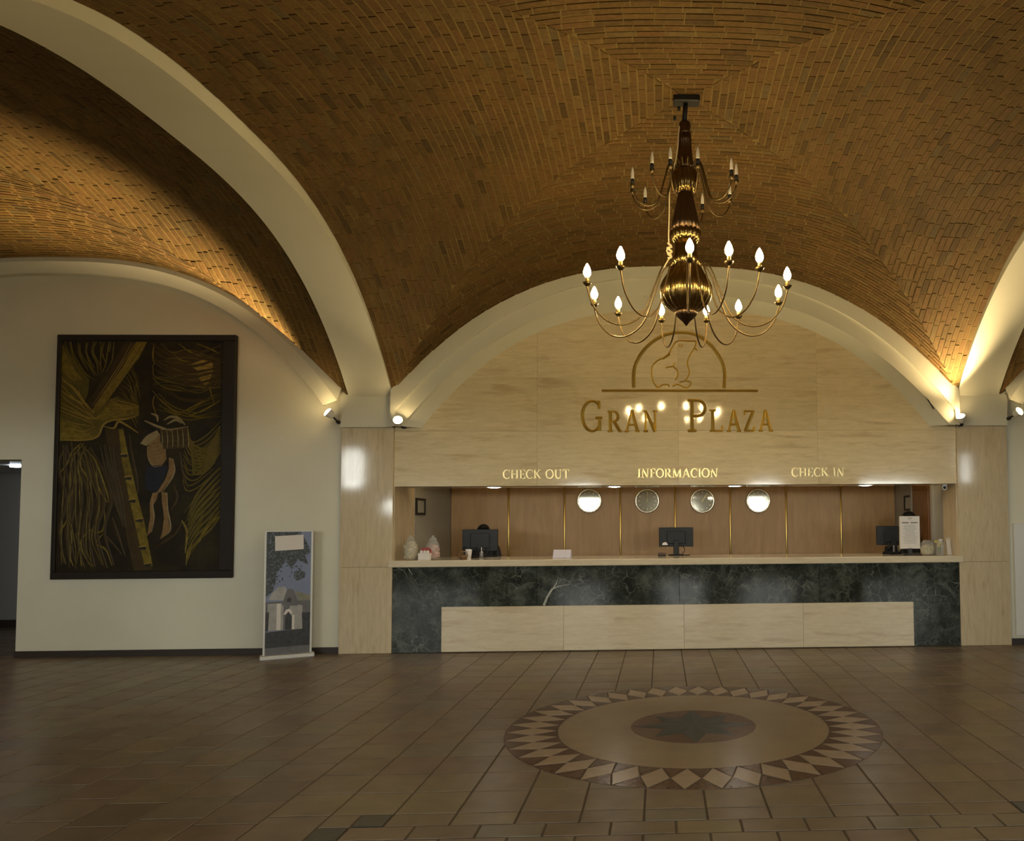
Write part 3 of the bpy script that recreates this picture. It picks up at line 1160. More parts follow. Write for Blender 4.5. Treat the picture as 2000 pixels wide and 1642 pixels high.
def letter(ch, x0, x1, z0, z1, y, depth, ridge, material, parent, T=.15, t=.075):
    wd, st = glyph(ch, T, t)
    sx, sz = (x1 - x0) / wd, z1 - z0
    mb = MB()
    for pts, th in st:
        pp = [(x0 + a * sx, z0 + b * sz) for a, b in pts]
        tt = [v * sz for v in th] if isinstance(th, (list, tuple)) else th * sz
        stroke(mb, pp, tt, y, depth, ridge)
    o = mb.build('letter_' + ch.lower(), material, parent)
    return o


def word(txt, x0, x1, z0, z1, y, parent, material):
    adv = [(.42 if c == ' ' else glyph(c)[0] + .05) for c in txt]
    tot = sum(adv) - .05
    k = (x1 - x0) / tot
    x = x0
    for c, a in zip(txt, adv):
        if c != ' ':
            letter(c, x, x + (a - .05) * k, z0, z1, y, .006, False, material, parent, .17, .085)
        x += a * k


FACE = 9.486
sg = thing('hotel_sign', 'gold GRAN PLAZA lettering with arched bird emblem on marble', 'sign', (XC, FACE, 2.68))
base = (-XC, -FACE, -2.68)


def seat(o):
    o.location = base
    return o


for ch, x0, x1, z1 in (('G', -.993, -.723, 3.084), ('R', -.665, -.478, 2.945), ('A', -.447, -.263, 2.955), ('N', -.218, -.034, 2.953), ('P', .324, .586, 3.09),
                       ('L', .600, .781, 2.959), ('A', .825, 1.0, 2.955), ('Z', 1.029, 1.18, 2.951), ('A', 1.222, 1.40, 2.955)):
    seat(letter(ch, x0, x1, 2.685, z1, FACE, .022, True, GOLD, sg, *((.105, .085) if ch in 'GP' else (.15, .095))))
cE = lambda x, y: on_y(1100 + x / 4.4444, 620 + y / 4.4444, FACE)
ap = [cE(*p) for p in ((613, 608), (613, 480), (640, 380), (720, 260), (850, 165), (1000, 130), (1150, 150), (1280, 240), (1370, 370), (1400, 480), (1395, 612))]
pts = [(v.x, v.y) for v in spline([(a, b, 0) for a, b in ap], 6)]
mb = MB()
stroke(mb, pts, .042, FACE, .022, True)
seat(mb.build('emblem_arch', GOLD, sg))
a, b = cE(335, 635), cE(1690, 635)
mb = MB()
stroke(mb, [a, b], .032, FACE, .018, True)
seat(mb.build('emblem_base_line', GOLD, sg))
bird = [[(830, 602), (800, 585), (775, 540), (768, 480), (780, 415), (820, 372), (870, 350), (920, 312), (945, 262), (975, 216), (1010, 201), (1080, 205), (1150, 206), (1152, 228), (1140, 262), (1110, 312), (1082, 370), (1080, 420), (1096, 460), (1090, 500), (1060, 545)],
        [(800, 590), (830, 605), (870, 582), (912, 584), (920, 602)],
        [(950, 598), (990, 580), (1040, 600), (1080, 606), (1112, 570), (1075, 552), (1010, 562)],
        [(968, 392), (958, 425), (988, 458), (996, 500), (972, 545)],
        [(888, 436), (925, 428), (958, 425)],
        [(1140, 262), (1165, 285)]]
for ln in bird:
    pts = [(v.x, v.y) for v in spline([(*cE(*p), 0) for p in ln], 5)]
    mb = MB()
    stroke(mb, pts, .019, FACE, .014, True)
    seat(mb.build('emblem_bird_line', GOLD, sg))
ex, ez = cE(1020, 242)
mb = MB()
stroke(mb, arc(ex, ez, .022, .018, 0, 360, 16), .010, FACE, .01, True)
seat(mb.build('emblem_eye', GOLD, sg))
mb = MB()
stroke(mb, [cE(862, 360), cE(925, 315)], .03, FACE, .016, True)
seat(mb.build('emblem_wing_bar', GOLD, sg))

for nm, txt, x0, x1, z0, z1 in (('check_out_sign', 'CHECK OUT', -1.945, -1.13, 2.108, 2.222), ('information_sign', 'INFORMACION', -.29, .711, 2.113, 2.227), ('check_in_sign', 'CHECK IN', 1.629, 2.296, 2.115, 2.229)):
    o = thing(nm, 'gold serif letters reading %s on the marble header' % txt, 'sign', (x0, FACE, z0))
    base = (-x0, -FACE, -z0)
    word(txt, x0, x1, z0, z1, FACE, o, GOLDM)
    for c in o.children:
        c.location = base

# ------------------------------------------------------------------ clocks
for i, (cx, hh, mn) in enumerate(((1151, 8, 3), (1264, 12, 0), (1372, 1, 1), (1481, 7, 5))):
    X, Z = on_y(cx, 978, RY - .05)
    o = thing('wall_clock', ('round brass wall clock with glare, nearest the CHECK OUT letters', 'round brass wall clock showing twelve', 'round brass wall clock with hands pointing to one', 'round brass wall clock with glare, nearest the CHECK IN letters')[i], 'clock', (X, RY - .03, Z), group='wall clocks behind the desk')
    rr = .192
    mb = MB().lathe([(rr * .96, 0), (rr, .012), (rr, .026), (rr * .95, .034), (rr * .86, .03), (rr * .84, .015)], 0, 0, 40)
    mb.v = [(x, -z, y) for x, y, z in mb.v]
    mb.build('rim', CLOCKR, o)
    mb = MB().lathe([(rr * .87, .024), (rr * .87, .0285), (rr * .01, .0285)], 0, 0, 40)
    mb.sm = [False] * len(mb.f)
    mb.v = [(x, -z, y) for x, y, z in mb.v]
    mb.build('dial', CLOCKF, o)
    for k in range(12):
        a = R(k * 30)
        c_, s_ = math.cos(a), math.sin(a)
        L = .016 if k % 3 else .024
        mb = MB().box(-.006, .006, -.034, -.027, rr * .68 - L / 2, rr * .68 + L / 2)
        mb.v = [(x * c_ + z * s_, y, -x * s_ + z * c_) for x, y, z in mb.v]
        mb.build('hour_mark', CLOCKM, o)
    for nm2, ang, ln, wd in (('hour_hand', (hh % 12) * 30 + mn * 2.5, .085, .012), ('minute_hand', mn * 30, .12, .008)):
        a = R(ang)
        c_, s_ = math.cos(a), math.sin(a)
        mb = MB().plate_y([(-wd / 2, -.02), (wd / 2, -.02), (wd * .2, ln), (-wd * .2, ln)], -.039, -.036)
        mb.v = [(x * c_ + z * s_, y, -x * s_ + z * c_) for x, y, z in mb.v]
        mb.build(nm2, GOLDM, o)

# ------------------------------------------------------------------ chandelier
CHX, CHY = .205, 5.93
zy = lambda y: on_y(1338, y, CHY)[1]
PXM = CHY / F_PX * 1.0
ch = thing('chandelier', 'two-tier brass chandelier with lit candle bulbs below and unlit above', 'chandelier', (CHX, CHY, zy(190)))
base = (-CHX, -CHY, -zy(190))


def seat(o):
    o.location = base
    return o


ztop = float(vault_z(np.array(CHX), np.array(CHY), XC, YC, 4.72, 1.58, .21))
seat(MB().bbox(CHX - .09, CHX + .12, CHY - .05, CHY + .05, ztop - .055, ztop + .01, .008).build('ceiling_mount', BLACKM, ch))
seat(MB().tube([(CHX + .01, CHY, ztop - .03), (CHX - .005, CHY, zy(242))], .02, 8).build('stem', BLACKM, ch))


def prof(pairs):
    return [(r * PXM, zy(y)) for y, r in pairs]


def fluted(name, pairs, material, fl=.045, seg=144):
    return seat(MB().lathe(prof(pairs), CHX, CHY, seg, 18 if fl else 0, fl).build(name, material, ch))


fluted('cap', [(238, 4), (240, 11), (247, 12.5), (255, 10), (258, 12), (263, 12)], BRONZE, 0, 24)
fluted('upper_column', [(262, 12), (272, 12.5), (274, 14), (276, 12.5), (300, 14), (322, 16.5), (331, 19)], BRONZE)
fluted('upper_bowl', [(331, 19), (338, 24), (348, 25.5), (358, 25.5), (368, 23), (378, 16)], BRONZE2, .06)
fluted('middle_cone', [(378, 15), (384, 15.5), (410, 21), (435, 26.5), (452, 29)], BRONZE)
fluted('middle_rim', [(450, 28.5), (456, 30), (462, 29.5), (468, 27), (474, 22)], BRONZE2, .06)
fluted('neck', [(474, 22), (486, 21.5), (500, 23), (522, 30)], BRONZE2, .03)
fluted('main_bowl', [(522, 30), (535, 36), (548, 45), (560, 50), (572, 51), (584, 48.5), (596, 41), (605, 30), (608, 20)], BRONZE2, .05, 144)
fluted('finial', [(606, 20), (611, 21.5), (616, 20.5), (622, 14), (628, 7), (633, 3.5), (636.5, .6)], BRONZE, .05)


def arm_tier(angles, path, r, rb, lit, cup_r):
    for a in angles:
        t = R(a)                       # 0 = toward the viewer, positive to the right
        ux, uy = math.sin(t), -math.cos(t)
        pts = [(CHX + ux * q_, CHY + uy * q_, z) for q_, z in path]
        arm = seat(MB().tube(spline(pts, 6), r, 7).build('arm', ARMM, ch))
        x, y, z = pts[-1]
        cup = MB().lathe([(cup_r * .5, z + .012), (cup_r, z + .010), (cup_r * .8, z - .003), (cup_r * .35, z - .018)], x, y, 16).build('drip_cup', ARMM, arm)
        sk = MB()
        if lit:
            sk.lathe([(.013, z + .05), (.014, z + .045), (.014, z + .008)], x, y, 12).build('socket', BRASS, arm)
            h = .102
            pf = [(.004, z + .05 + h), (.010, z + .05 + h * .90), (.021, z + .05 + h * .68), (.029, z + .05 + h * .42), (.026, z + .05 + h * .2), (.014, z + .052)]
            MB().lathe(pf, x, y, 14).build('lit_bulb', BULB_ON, arm)
        else:
            sk.lathe([(.014, z + .055), (.015, z + .05), (.015, z + .005)], x, y, 12).build('socket', BLACKM, arm)
            MB().lathe([(.003, z + .155), (.008, z + .135), (.013, z + .10), (.013, z + .07), (.014, z + .052)], x, y, 12).build('unlit_bulb', BULB_OFF, arm)


z550, z622, z520 = zy(576), zy(646), zy(516)
arm_tier([0, -37, -70, -111, -135, -166, 165, 143, 106, 74, 39, 20],
         [(.10, z520 - .02), (.15, z520), (.20, z520 - .05), (.265, z520 - .21), (.36, z622 + .10), (.50, z622 + .005), (.64, z622 + .02), (.745, z622 + .12), (.79, z622 + .24), (.795, z550)],
         .0065, .03, True, .034)
zc, zb, zh = zy(372), zy(407), zy(318)
arm_tier([-17, 11, -38, 55, -80, -96, 68, 118, -130, 158],
         [(.06, zh - .06), (.10, zh), (.135, zh - .03), (.175, zh - .17), (.22, zb + .05), (.29, zb), (.36, zb + .02), (.41, zb + .09), (.42, zc)],
         .0055, .03, False, .02)
# cream cable tied beside the column
cp = [(1327, 246), (1325, 262), (1322, 300), (1309, 360), (1307, 420), (1306, 470), (1309, 482), (1302, 490), (1311, 498), (1305, 508), (1297, 522)]
cpts = [(on_y(a, b, CHY - .12)[0], CHY - .12, on_y(a, b, CHY - .12)[1]) for a, b in cp]
seat(MB().tube(spline(cpts, 6), .0055, 6).build('cable', CREAM, ch))
kn = [(1304, 474), (1312, 480), (1303, 484), (1313, 490), (1304, 495), (1312, 500), (1305, 504)]
kpts = [(on_y(a, b, CHY - .13)[0], CHY - .13 + .02 * (k % 2), on_y(a, b, CHY - .13)[1]) for k, (a, b) in enumerate(kn)]
seat(MB().tube(spline(kpts, 5), .008, 6).build('cable_knot', CREAM, ch))
for x_, y_ in ((1326, 212), (1318, 231)):
    a, b = on_y(x_, y_, CHY - .03)
    seat(MB().lathe([(.004, b + .02), (.012, b + .012), (.012, b - .012), (.004, b - .02)], a, CHY - .03, 10).build('wire_cap', BLACKM, ch))

# ------------------------------------------------------------------ pillar spot lamps


def spot(label, px, mount, aim, energy, size):
    lx, lz = on_y(*px, 9.27)
    mx, mz = on_y(*mount, 9.36)
    o = thing('spot_lamp', label, 'spotlight', (mx, 9.38, mz))
    b0 = Vector((mx, 9.38, mz))
    c = Vector((lx, 9.27, lz))
    d = Vector(aim).normalized()
    k = MB().tube([(0, .08, 0), (0, 0, 0)], .022, 10)
    k.build('base', BLACKM, o)
    MB().tube([(0, 0, 0), tuple((c - d * .06 - b0))], .011, 8).build('stem', BLACKM, o)
    e = c - b0
    MB().tube([tuple(e - d * .085), tuple(e - d * .05), tuple(e - d * .012), tuple(e)], [.030, .044, .056, .059], 18).build('lamp_head', WHITE, o)
    MB().tube([tuple(e - d * .002), tuple(e + d * .008), tuple(e + d * .018), tuple(e + d * .024)], [.053, .050, .036, .012], 18).build('lens', LENS, o)
    ld = bpy.data.lights.new('spot_light', 'SPOT')
    ld.energy = energy
    ld.color = SPOT
    ld.spot_size = R(size)
    ld.spot_blend = .9
    ld.shadow_soft_size = .035
    lo = bpy.data.objects.new('spot_light', ld)
    COL.objects.link(lo)
    lo.parent = o
    lo.location = e + d * .05
    lo.rotation_euler = d.to_track_quat('-Z', 'Y').to_euler()


spot('small spotlight on the painting side of a pillar head, shining up the side vault', (640, 805), (658, 823), (-.64, -.40, .56), 1600, 66)
spot('small spotlight at the moulded arch foot above the photo banner side', (777, 820), (785, 832), (.22, -.86, .42), 40, 110)
spot('small spotlight at the moulded arch foot, throwing a bright glow up the bricks', (1876, 813), (1880, 828), (-.40, -.44, .80), 300, 100)
spot('small spotlight over the plain white wall panel', (1991, 803), (1973, 816), (.42, -.72, .45), 70, 110)

# ------------------------------------------------------------------ painting
pa = thing('framed_painting', 'large dark framed painting of a climbing figure with a basket', 'painting', (-6.25, WALL, .93))
base = (6.25, -WALL, -.93)


def seat(o):
    o.location = base
    return o


fx0, fx1, fz0, fz1 = -7.312, -5.188, .928, 3.89
seat(MB().bbox(fx0, fx1, 9.49, WALL, fz0, fz1, .01).build('backing', FRAMEB, pa))
for a, b, c_, d_ in ((fx0, fx1, fz1 - .075, fz1), (fx0, fx1, fz0, fz0 + .09), (fx0, fx0 + .05, fz0 + .09, fz1 - .075), (fx1 - .15, fx1, fz0 + .09, fz1 - .075)):
    seat(MB().bbox(a, b, 9.465, 9.50, c_, d_, .006).build('frame_bar', FRAMEB, pa))
CANV = mat_speckle('canvas_dark', [(.010, .007, .004), (.020, .014, .005), (.036, .026, .007)], 3.5, .55)
OCH = mat_speckle('paint_ochre', [(.09, .064, .009), (.16, .115, .014), (.23, .17, .026)], 14, .5)
LIN = mat_speckle('paint_line', [(.085, .062, .010), (.16, .118, .018)], 9, .5)
OLV = mat_speckle('paint_olive', [(.075, .056, .010), (.125, .094, .016)], 10, .5)
GLD = mat_speckle('paint_gold', [(.20, .13, .02), (.32, .22, .045)], 12, .5)
BRN = mat_speckle('paint_brown', [(.036, .022, .007), (.062, .040, .012)], 8, .5)
FLS = mat_speckle('paint_flesh', [(.16, .085, .03), (.24, .15, .06)], 16, .5)
BLU = mat_speckle('paint_blue', [(.012, .013, .02), (.022, .022, .03)], 8, .5)
PALE = mat_speckle('paint_pale', [(.22, .17, .08), (.30, .24, .12)], 14, .5)
YP = 9.487
cp_ = lambda x, y: on_y(80 + x / 3.1575, 630 + y / 3.1575, YP)
seat(MB().box(fx0 + .04, fx1 - .13, 9.486, 9.492, fz0 + .08, fz1 - .07).build('canvas', CANV, pa))
lay = [0]


def blob(name, pts, m_, lift=.0):
    lay[0] += .0002
    y = 9.4855 - lay[0] * .5 - lift
    seat(MB().plate_y([cp_(*p) for p in pts], y, 9.487).build(name, m_, pa))


def strokes(name, lines, m_, wd):
    for ln in lines:
        mb = MB()
        lay[0] += .00002
        pts = [(v.x, v.y) for v in spline([(*cp_(*p), 0) for p in ln], 6)]
        n = len(pts)
        stroke(mb, pts, [wd * (.35 + .65 * math.sin(math.pi * min(.97, max(.06, i / (n - 1))))) for i in range(n)], 9.4865, .0055, True)
        seat(mb.build(name.rstrip('s'), m_, pa))


blob('glow_haze', [(800, 170), (1000, 190), (1105, 220), (1110, 400), (1000, 420), (900, 380), (760, 300)], BRN)
blob('glow_patch', [(930, 240), (1000, 228), (1060, 250), (1062, 300), (1030, 380), (1010, 388), (975, 345), (960, 290), (900, 262)], GLD)
blob('rock_overhang', [(122, 125), (150, 150), (215, 280), (300, 350), (290, 440), (260, 510), (330, 560), (400, 480), (470, 455), (560, 490), (606, 510), (606, 565), (540, 590), (440, 600), (385, 625), (350, 700), (270, 722), (118, 722)], OLV)
blob('rock_light', [(118, 600), (240, 640), (300, 690), (340, 700), (270, 724), (118, 722)], OCH)
blob('rock_light', [(420, 490), (520, 505), (600, 520), (603, 560), (520, 575), (400, 600), (330, 600), (360, 560)], OCH)
blob('rock_light', [(124, 128), (160, 200), (215, 300), (260, 350), (200, 360), (125, 300)], OCH)
blob('log', [(520, 118), (655, 118), (610, 210), (520, 330), (420, 470), (345, 555), (290, 545), (270, 515), (330, 430), (420, 290)], BRN)
blob('log_lit_side', [(590, 118), (655, 118), (610, 210), (520, 330), (420, 470), (345, 555), (310, 550), (400, 420), (500, 280)], OCH)
blob('notched_pole', [(395, 655), (500, 650), (540, 850), (590, 1060), (640, 1240), (690, 1520), (575, 1530), (530, 1330), (490, 1100), (430, 860)], BRN)
blob('notched_pole_lit', [(480, 660), (508, 655), (545, 850), (595, 1060), (640, 1240), (690, 1500), (640, 1500), (580, 1240), (540, 1060), (500, 850)], OCH)
for y0, x0 in ((815, 485), (955, 510), (1095, 535), (1215, 580), (1385, 600), (1490, 630)):
    blob('pole_notch', [(x0, y0), (x0 + 50, y0 - 5), (x0 + 48, y0 + 16), (x0 + 10, y0 + 12)], FRAMEB)
    blob('pole_notch_edge', [(x0 + 5, y0 - 6), (x0 + 52, y0 - 14), (x0 + 52, y0 - 6), (x0 + 5, y0 + 1)], GLD)
# climbing figure
blob('figure_torso', [(655, 770), (690, 700), (740, 690), (770, 760), (775, 840), (745, 885), (690, 885), (660, 840)], FLS)
blob('figure_hat', [(612, 745), (650, 700), (715, 665), (735, 690), (690, 730), (650, 760)], PALE)
blob('figure_shorts', [(655, 880), (760, 880), (790, 890), (760, 960), (720, 1050), (650, 1030), (640, 950)], BLU)
blob('figure_arm', [(790, 830), (815, 840), (825, 920), (790, 980), (740, 1045), (715, 1050), (770, 960), (790, 900)], FLS)
blob('figure_leg', [(690, 1050), (725, 1045), (715, 1090), (690, 1130), (695, 1200), (680, 1290), (650, 1320), (660, 1290), (675, 1200), (672, 1110)], FLS)
blob('figure_leg', [(745, 1045), (778, 1048), (780, 1150), (790, 1240), (800, 1275), (760, 1320), (735, 1335), (750, 1290), (760, 1200), (748, 1110)], FLS)
blob('basket', [(735, 660), (910, 635), (912, 770), (760, 780), (738, 740)], BRN)
for k in range(6):
    x = 745 + 32 * k
    strokes('basket_weave', [[(x, 665 - k * 4), (x + 6, 720), (x + 4, 775 - k)]], PALE, .022)
for k in range(4):
    strokes('basket_weave', [[(738, 675 + k * 30), (820, 668 + k * 30), (910, 655 + k * 34)]], OLV, .014)
strokes('basket_load', [[(640, 605), (720, 640), (810, 668)], [(760, 600), (800, 580), (850, 590), (890, 630)], [(680, 560), (715, 575), (720, 610)], [(780, 625), (830, 600), (870, 620)], [(740, 660), (830, 655), (910, 640)]], PALE, .03)
# flowing strokes
strokes('swirl_strokes', [[(690, 260), (700, 330), (780, 360), (900, 385), (1020, 400), (1105, 400)], [(690, 340), (760, 400), (880, 420), (1000, 410)], [(820, 190), (860, 230), (930, 245)],
                          [(690, 420), (740, 480), (820, 540), (900, 560), (1000, 590)], [(860, 560), (950, 510), (1030, 470), (1105, 430)], [(900, 580), (1000, 540), (1105, 480)], [(700, 130), (690, 200), (700, 260)],
                          [(850, 130), (920, 180), (1000, 210)], [(960, 130), (1040, 160), (1100, 190)], [(1040, 390), (1050, 440), (1070, 500)], [(700, 450), (690, 500), (710, 560)]], OCH, .018)
sw = []
for k in range(9):
    rr_ = k * 27
    sw.append([(905 + k * 4, 690 + rr_ * .9), (950, 760 + rr_ * .8), (1030, 770 + rr_ * .62), (1108, 640 + rr_ * .72)])
strokes('swirl_strokes', sw, OLV, .03)
sw = []
for k in range(9):
    sw.append([(1108, 890 + k * 38), (1040, 960 + k * 40), (960, 1060 + k * 36), (905, 1190 + k * 30)])
strokes('swirl_strokes', sw, OLV, .03)
strokes('swirl_strokes', [[(1105, 1190), (1030, 1250), (970, 1350), (910, 1400), (895, 1495)], [(870, 1220), (900, 1290), (890, 1420)], [(930, 1350), (915, 1420), (900, 1470)]], OCH, .03)
strokes('root_strokes', [[(250, 740), (190, 800), (160, 870), (115, 930)], [(265, 745), (200, 830), (180, 960), (175, 1180), (120, 1290), (125, 1380), (155, 1490)], [(235, 750), (230, 900), (240, 960), (240, 1080), (250, 1190)],
                         [(265, 770), (330, 840), (370, 940), (410, 1060), (420, 1110)], [(275, 760), (240, 870), (300, 980), (320, 1100)], [(310, 1270), (250, 1340), (260, 1420), (310, 1500)], [(215, 1300), (240, 1400), (250, 1500)],
                         [(385, 1300), (340, 1360), (400, 1400), (440, 1500)], [(170, 1200), (190, 1330), (180, 1440), (200, 1500)], [(390, 1150), (395, 1230), (370, 1290), (300, 1280)], [(345, 860), (350, 1000), (410, 1110)]], OCH, .022)
strokes('root_strokes', [[(180, 120), (200, 220), (260, 310), (330, 350)], [(230, 120), (240, 200), (290, 290)], [(290, 120), (280, 190), (330, 280)], [(340, 120), (320, 180), (370, 270)], [(390, 120), (375, 180), (400, 250)], [(430, 120), (420, 180)]], OLV, .025)
strokes('root_strokes', [[(480, 380), (540, 430), (605, 460)], [(540, 320), (580, 390), (600, 420)], [(560, 290), (590, 330), (605, 400)], [(440, 430), (520, 470), (600, 500)], [(400, 860), (430, 960), (460, 1080)], [(440, 1200), (480, 1320), (520, 1440)], [(380, 1290), (450, 1370), (500, 1430)],
                         [(545, 690), (560, 800), (590, 950), (600, 1050)], [(820, 1000), (840, 1080), (800, 1160)], [(700, 1390), (760, 1350), (830, 1300), (870, 1230)], [(860, 800), (870, 900), (905, 1020)]], BRN, .03)
def family(name, c0, c1, n, m_, wd, jit=8, seed=1):
    rs_ = random.Random(seed)
    out = []
    for i in range(n):
        f_ = i / (n - 1)
        out.append([(a[0] + (b[0] - a[0]) * f_ + rs_.uniform(-jit, jit), a[1] + (b[1] - a[1]) * f_ + rs_.uniform(-jit, jit)) for a, b in zip(c0, c1)])
    strokes(name, out, m_, wd)


family('curtain_strokes', [(130, 760), (120, 900), (145, 1080), (110, 1280), (140, 1480)], [(300, 780), (390, 940), (420, 1110), (385, 1300), (445, 1500)], 9, BRN, .05, 14, 2)
family('curtain_strokes', [(150, 750), (150, 950), (125, 1180), (150, 1400), (140, 1500)], [(270, 760), (340, 930), (370, 1150), (330, 1340), (400, 1500)], 9, LIN, .016, 24, 3)
family('sky_strokes', [(690, 140), (760, 190), (860, 210), (980, 170), (1105, 150)], [(700, 400), (800, 430), (900, 470), (1010, 460), (1105, 410)], 8, BRN, .04, 16, 4)
family('sky_strokes', [(720, 150), (800, 200), (900, 190), (1105, 240)], [(700, 390), (820, 400), (960, 440), (1105, 380)], 8, LIN, .012, 22, 15)
family('sky_strokes', [(720, 430), (800, 500), (900, 530), (1000, 500), (1105, 440)], [(720, 540), (800, 560), (900, 600), (1000, 600), (1105, 590)], 6, LIN, .014, 14, 5)
family('shade_strokes', [(470, 420), (520, 460), (560, 560), (590, 640)], [(560, 260), (590, 340), (600, 430), (608, 480)], 8, LIN, .012, 8, 6)
family('leaf_strokes', [(150, 120), (170, 200), (230, 290), (300, 350)], [(460, 120), (440, 180), (430, 240), (400, 300)], 8, LIN, .014, 10, 7)
family('shade_strokes', [(370, 750), (400, 900), (450, 1080), (500, 1250)], [(440, 760), (460, 900), (490, 1060), (530, 1260)], 5, BRN, .03, 6, 8)
family('fold_strokes', [(900, 660), (940, 730), (1020, 700), (1108, 610)], [(870, 970), (900, 1030), (960, 1020), (1060, 930)], 11, LIN, .016, 6, 9)
family('fold_strokes', [(1108, 900), (1030, 970), (950, 1070), (880, 1180)], [(1108, 1200), (1050, 1250), (990, 1330), (930, 1430)], 10, LIN, .014, 10, 10)
family('log_grain', [(560, 125), (500, 230), (420, 360), (320, 510)], [(640, 130), (560, 260), (470, 390), (350, 545)], 5, GLD, .010, 3, 11)
family('rock_strokes', [(125, 330), (200, 420), (260, 480), (330, 580)], [(120, 700), (200, 700), (260, 700), (340, 660)], 8, GLD, .013, 8, 12)
family('rock_strokes', [(380, 600), (440, 560), (520, 540), (600, 530)], [(430, 470), (500, 490), (560, 500), (600, 515)], 5, GLD, .012, 5, 13)
family('rib_strokes', [(660, 740), (690, 755), (730, 750), (755, 735)], [(670, 860), (700, 875), (730, 870), (760, 850)], 6, PALE, .012, 2, 14)
strokes('figure_outlines', [[(815, 840), (825, 915), (795, 980), (745, 1048)], [(690, 1052), (690, 1130), (698, 1200), (683, 1290)], [(778, 1050), (782, 1150), (800, 1270), (760, 1318)], [(615, 745), (655, 700), (718, 664)], [(655, 770), (665, 840), (695, 886), (745, 884)]], PALE, .016)
strokes('rock_cracks', [[(125, 420), (200, 470), (260, 500)], [(120, 520), (220, 560), (320, 590), (400, 560)], [(125, 350), (200, 400), (240, 450)], [(430, 480), (500, 520), (520, 560)], [(230, 420), (260, 480), (330, 560)]], GLD, .022)
strokes('rock_edge', [[(118, 724), (270, 724), (350, 700), (385, 630), (440, 602), (540, 592), (606, 565)], [(390, 640), (450, 650), (480, 610), (540, 640), (600, 680)]], GLD, .026)

# ------------------------------------------------------------------ photo banner stand
bx, by, ba = -4.405, 9.255, R(27)
bn = thing('banner_stand', 'tall photo banner of a white church in a white stand', 'banner', (bx, by, 0), ba)
MB().bbox(-.285, .285, -.075, .075, 0, .045, .008).build('base', WHITE, bn)
HB = 1.492
for s in (-1, 1):
    MB().bbox(s * .245 - .011, s * .245 + .011, -.012, .012, .043, HB, .003).build('pole', WHITE, bn)
MB().bbox(-.256, .256, -.012, .012, HB - .012, HB, .003).build('top_rail', WHITE, bn)
LW, LH = .468, HB - .06
SKYP = mat_speckle('print_sky', [(.19, .23, .36), (.24, .28, .42)], 2, .5)
FOLP = mat_speckle('print_leaves', [(.014, .016, .014), (.05, .058, .05), (.21, .25, .38)], 48, .5)
CHW = mat_speckle('print_church', [(.34, .33, .31), (.48, .47, .44)], 9, .5)
CHS = mat_speckle('print_shadow', [(.12, .115, .12), (.17, .165, .17)], 9, .5)
CHR = mat_speckle('print_roof', [(.20, .19, .13), (.27, .26, .19)], 12, .5)
HEDG = mat_speckle('print_hedge', [(.02, .021, .022), (.06, .06, .062)], 22, .5)
MB().box(-LW / 2, LW / 2, -.004, .004, .05, HB - .01).build('print', SKYP, bn)
bl = [0]


def bp(name, pts, m_):
    """pts in the 1642-px crop of the banner: x 245..610, y 185..1400"""
    bl[0] += .00015
    y = -.0045 - bl[0]
    poly = [(-LW / 2 + (x - 245) / 365 * LW, HB - .012 - (yy - 185) / 1215 * (HB - .065)) for x, yy in pts]
    MB().plate_y(poly, y, -.003).build(name, m_, bn)


bp('print_trees', [(245, 185), (520, 185), (560, 260), (600, 360), (600, 400), (560, 420), (590, 520), (500, 470), (450, 560), (400, 480), (330, 600), (320, 700), (300, 780), (245, 830)], FOLP)
bp('print_trees', [(470, 590), (520, 570), (565, 600), (560, 650), (500, 680), (470, 650)], FOLP)
lf = MB()
rs = random.Random(21)
for k in range(150):
    x = 250 + 340 * rs.random()
    y = 380 + 340 * rs.random() ** 1.2
    if (x - 250) / 350 + (y - 380) / 420 > 1.15 + rs.uniform(-.25, .2) or x > 598:
        continue
    a, l_, w_ = rs.uniform(0, 3.14), rs.uniform(10, 20), rs.uniform(3.5, 6)
    c_, s_ = math.cos(a), math.sin(a)
    q4 = [(x + l_ * c_, y + l_ * s_), (x - w_ * s_, y + w_ * c_), (x - l_ * c_, y - l_ * s_), (x + w_ * s_, y - w_ * c_)]
    poly = [(-LW / 2 + (min(605, max(248, xx)) - 245) / 365 * LW, HB - .012 - (yy - 185) / 1215 * (HB - .065)) for xx, yy in q4]
    lf.plate_y(poly, -.0052, -.0046)
lo_ = lf.build('print_leaves', HEDG, bn)
lo_['kind'] = 'stuff'
bp('print_church_wall', [(245, 880), (610, 880), (610, 1170), (245, 1170)], CHS)
bp('print_church_wing', [(262, 900), (390, 900), (390, 1165), (262, 1165)], CHW)
bp('print_church_wing', [(440, 900), (545, 930), (545, 1165), (440, 1165)], CHW)
bp('print_dome', [(265, 860), (300, 790), (340, 740), (400, 735), (420, 780), (390, 870)], CHW)
bp('print_gable', [(375, 920), (415, 770), (440, 755), (470, 765), (505, 880), (505, 930)], CHS)
bp('print_roof', [(480, 780), (610, 830), (610, 880), (510, 880)], CHR)
bp('print_window', [(418, 860), (436, 840), (452, 860), (452, 890), (418, 890)], HEDG)
bp('print_column', [(335, 900), (368, 900), (368, 1165), (335, 1165)], PAPER)
bp('print_door', [(405, 1165), (405, 1030), (430, 990), (458, 1030), (458, 1165)], HEDG)
bp('print_door_arch', [(390, 1010), (410, 965), (440, 955), (465, 1000), (455, 1010), (432, 985), (405, 1015)], PAPER)
bp('print_column', [(462, 1020), (480, 1020), (480, 1165), (462, 1165)], PAPER)
bp('print_tree_side', [(540, 1000), (610, 1000), (610, 1200), (550, 1200)], HEDG)
bp('print_tree_side', [(245, 980), (275, 980), (268, 1170), (245, 1170)], HEDG)
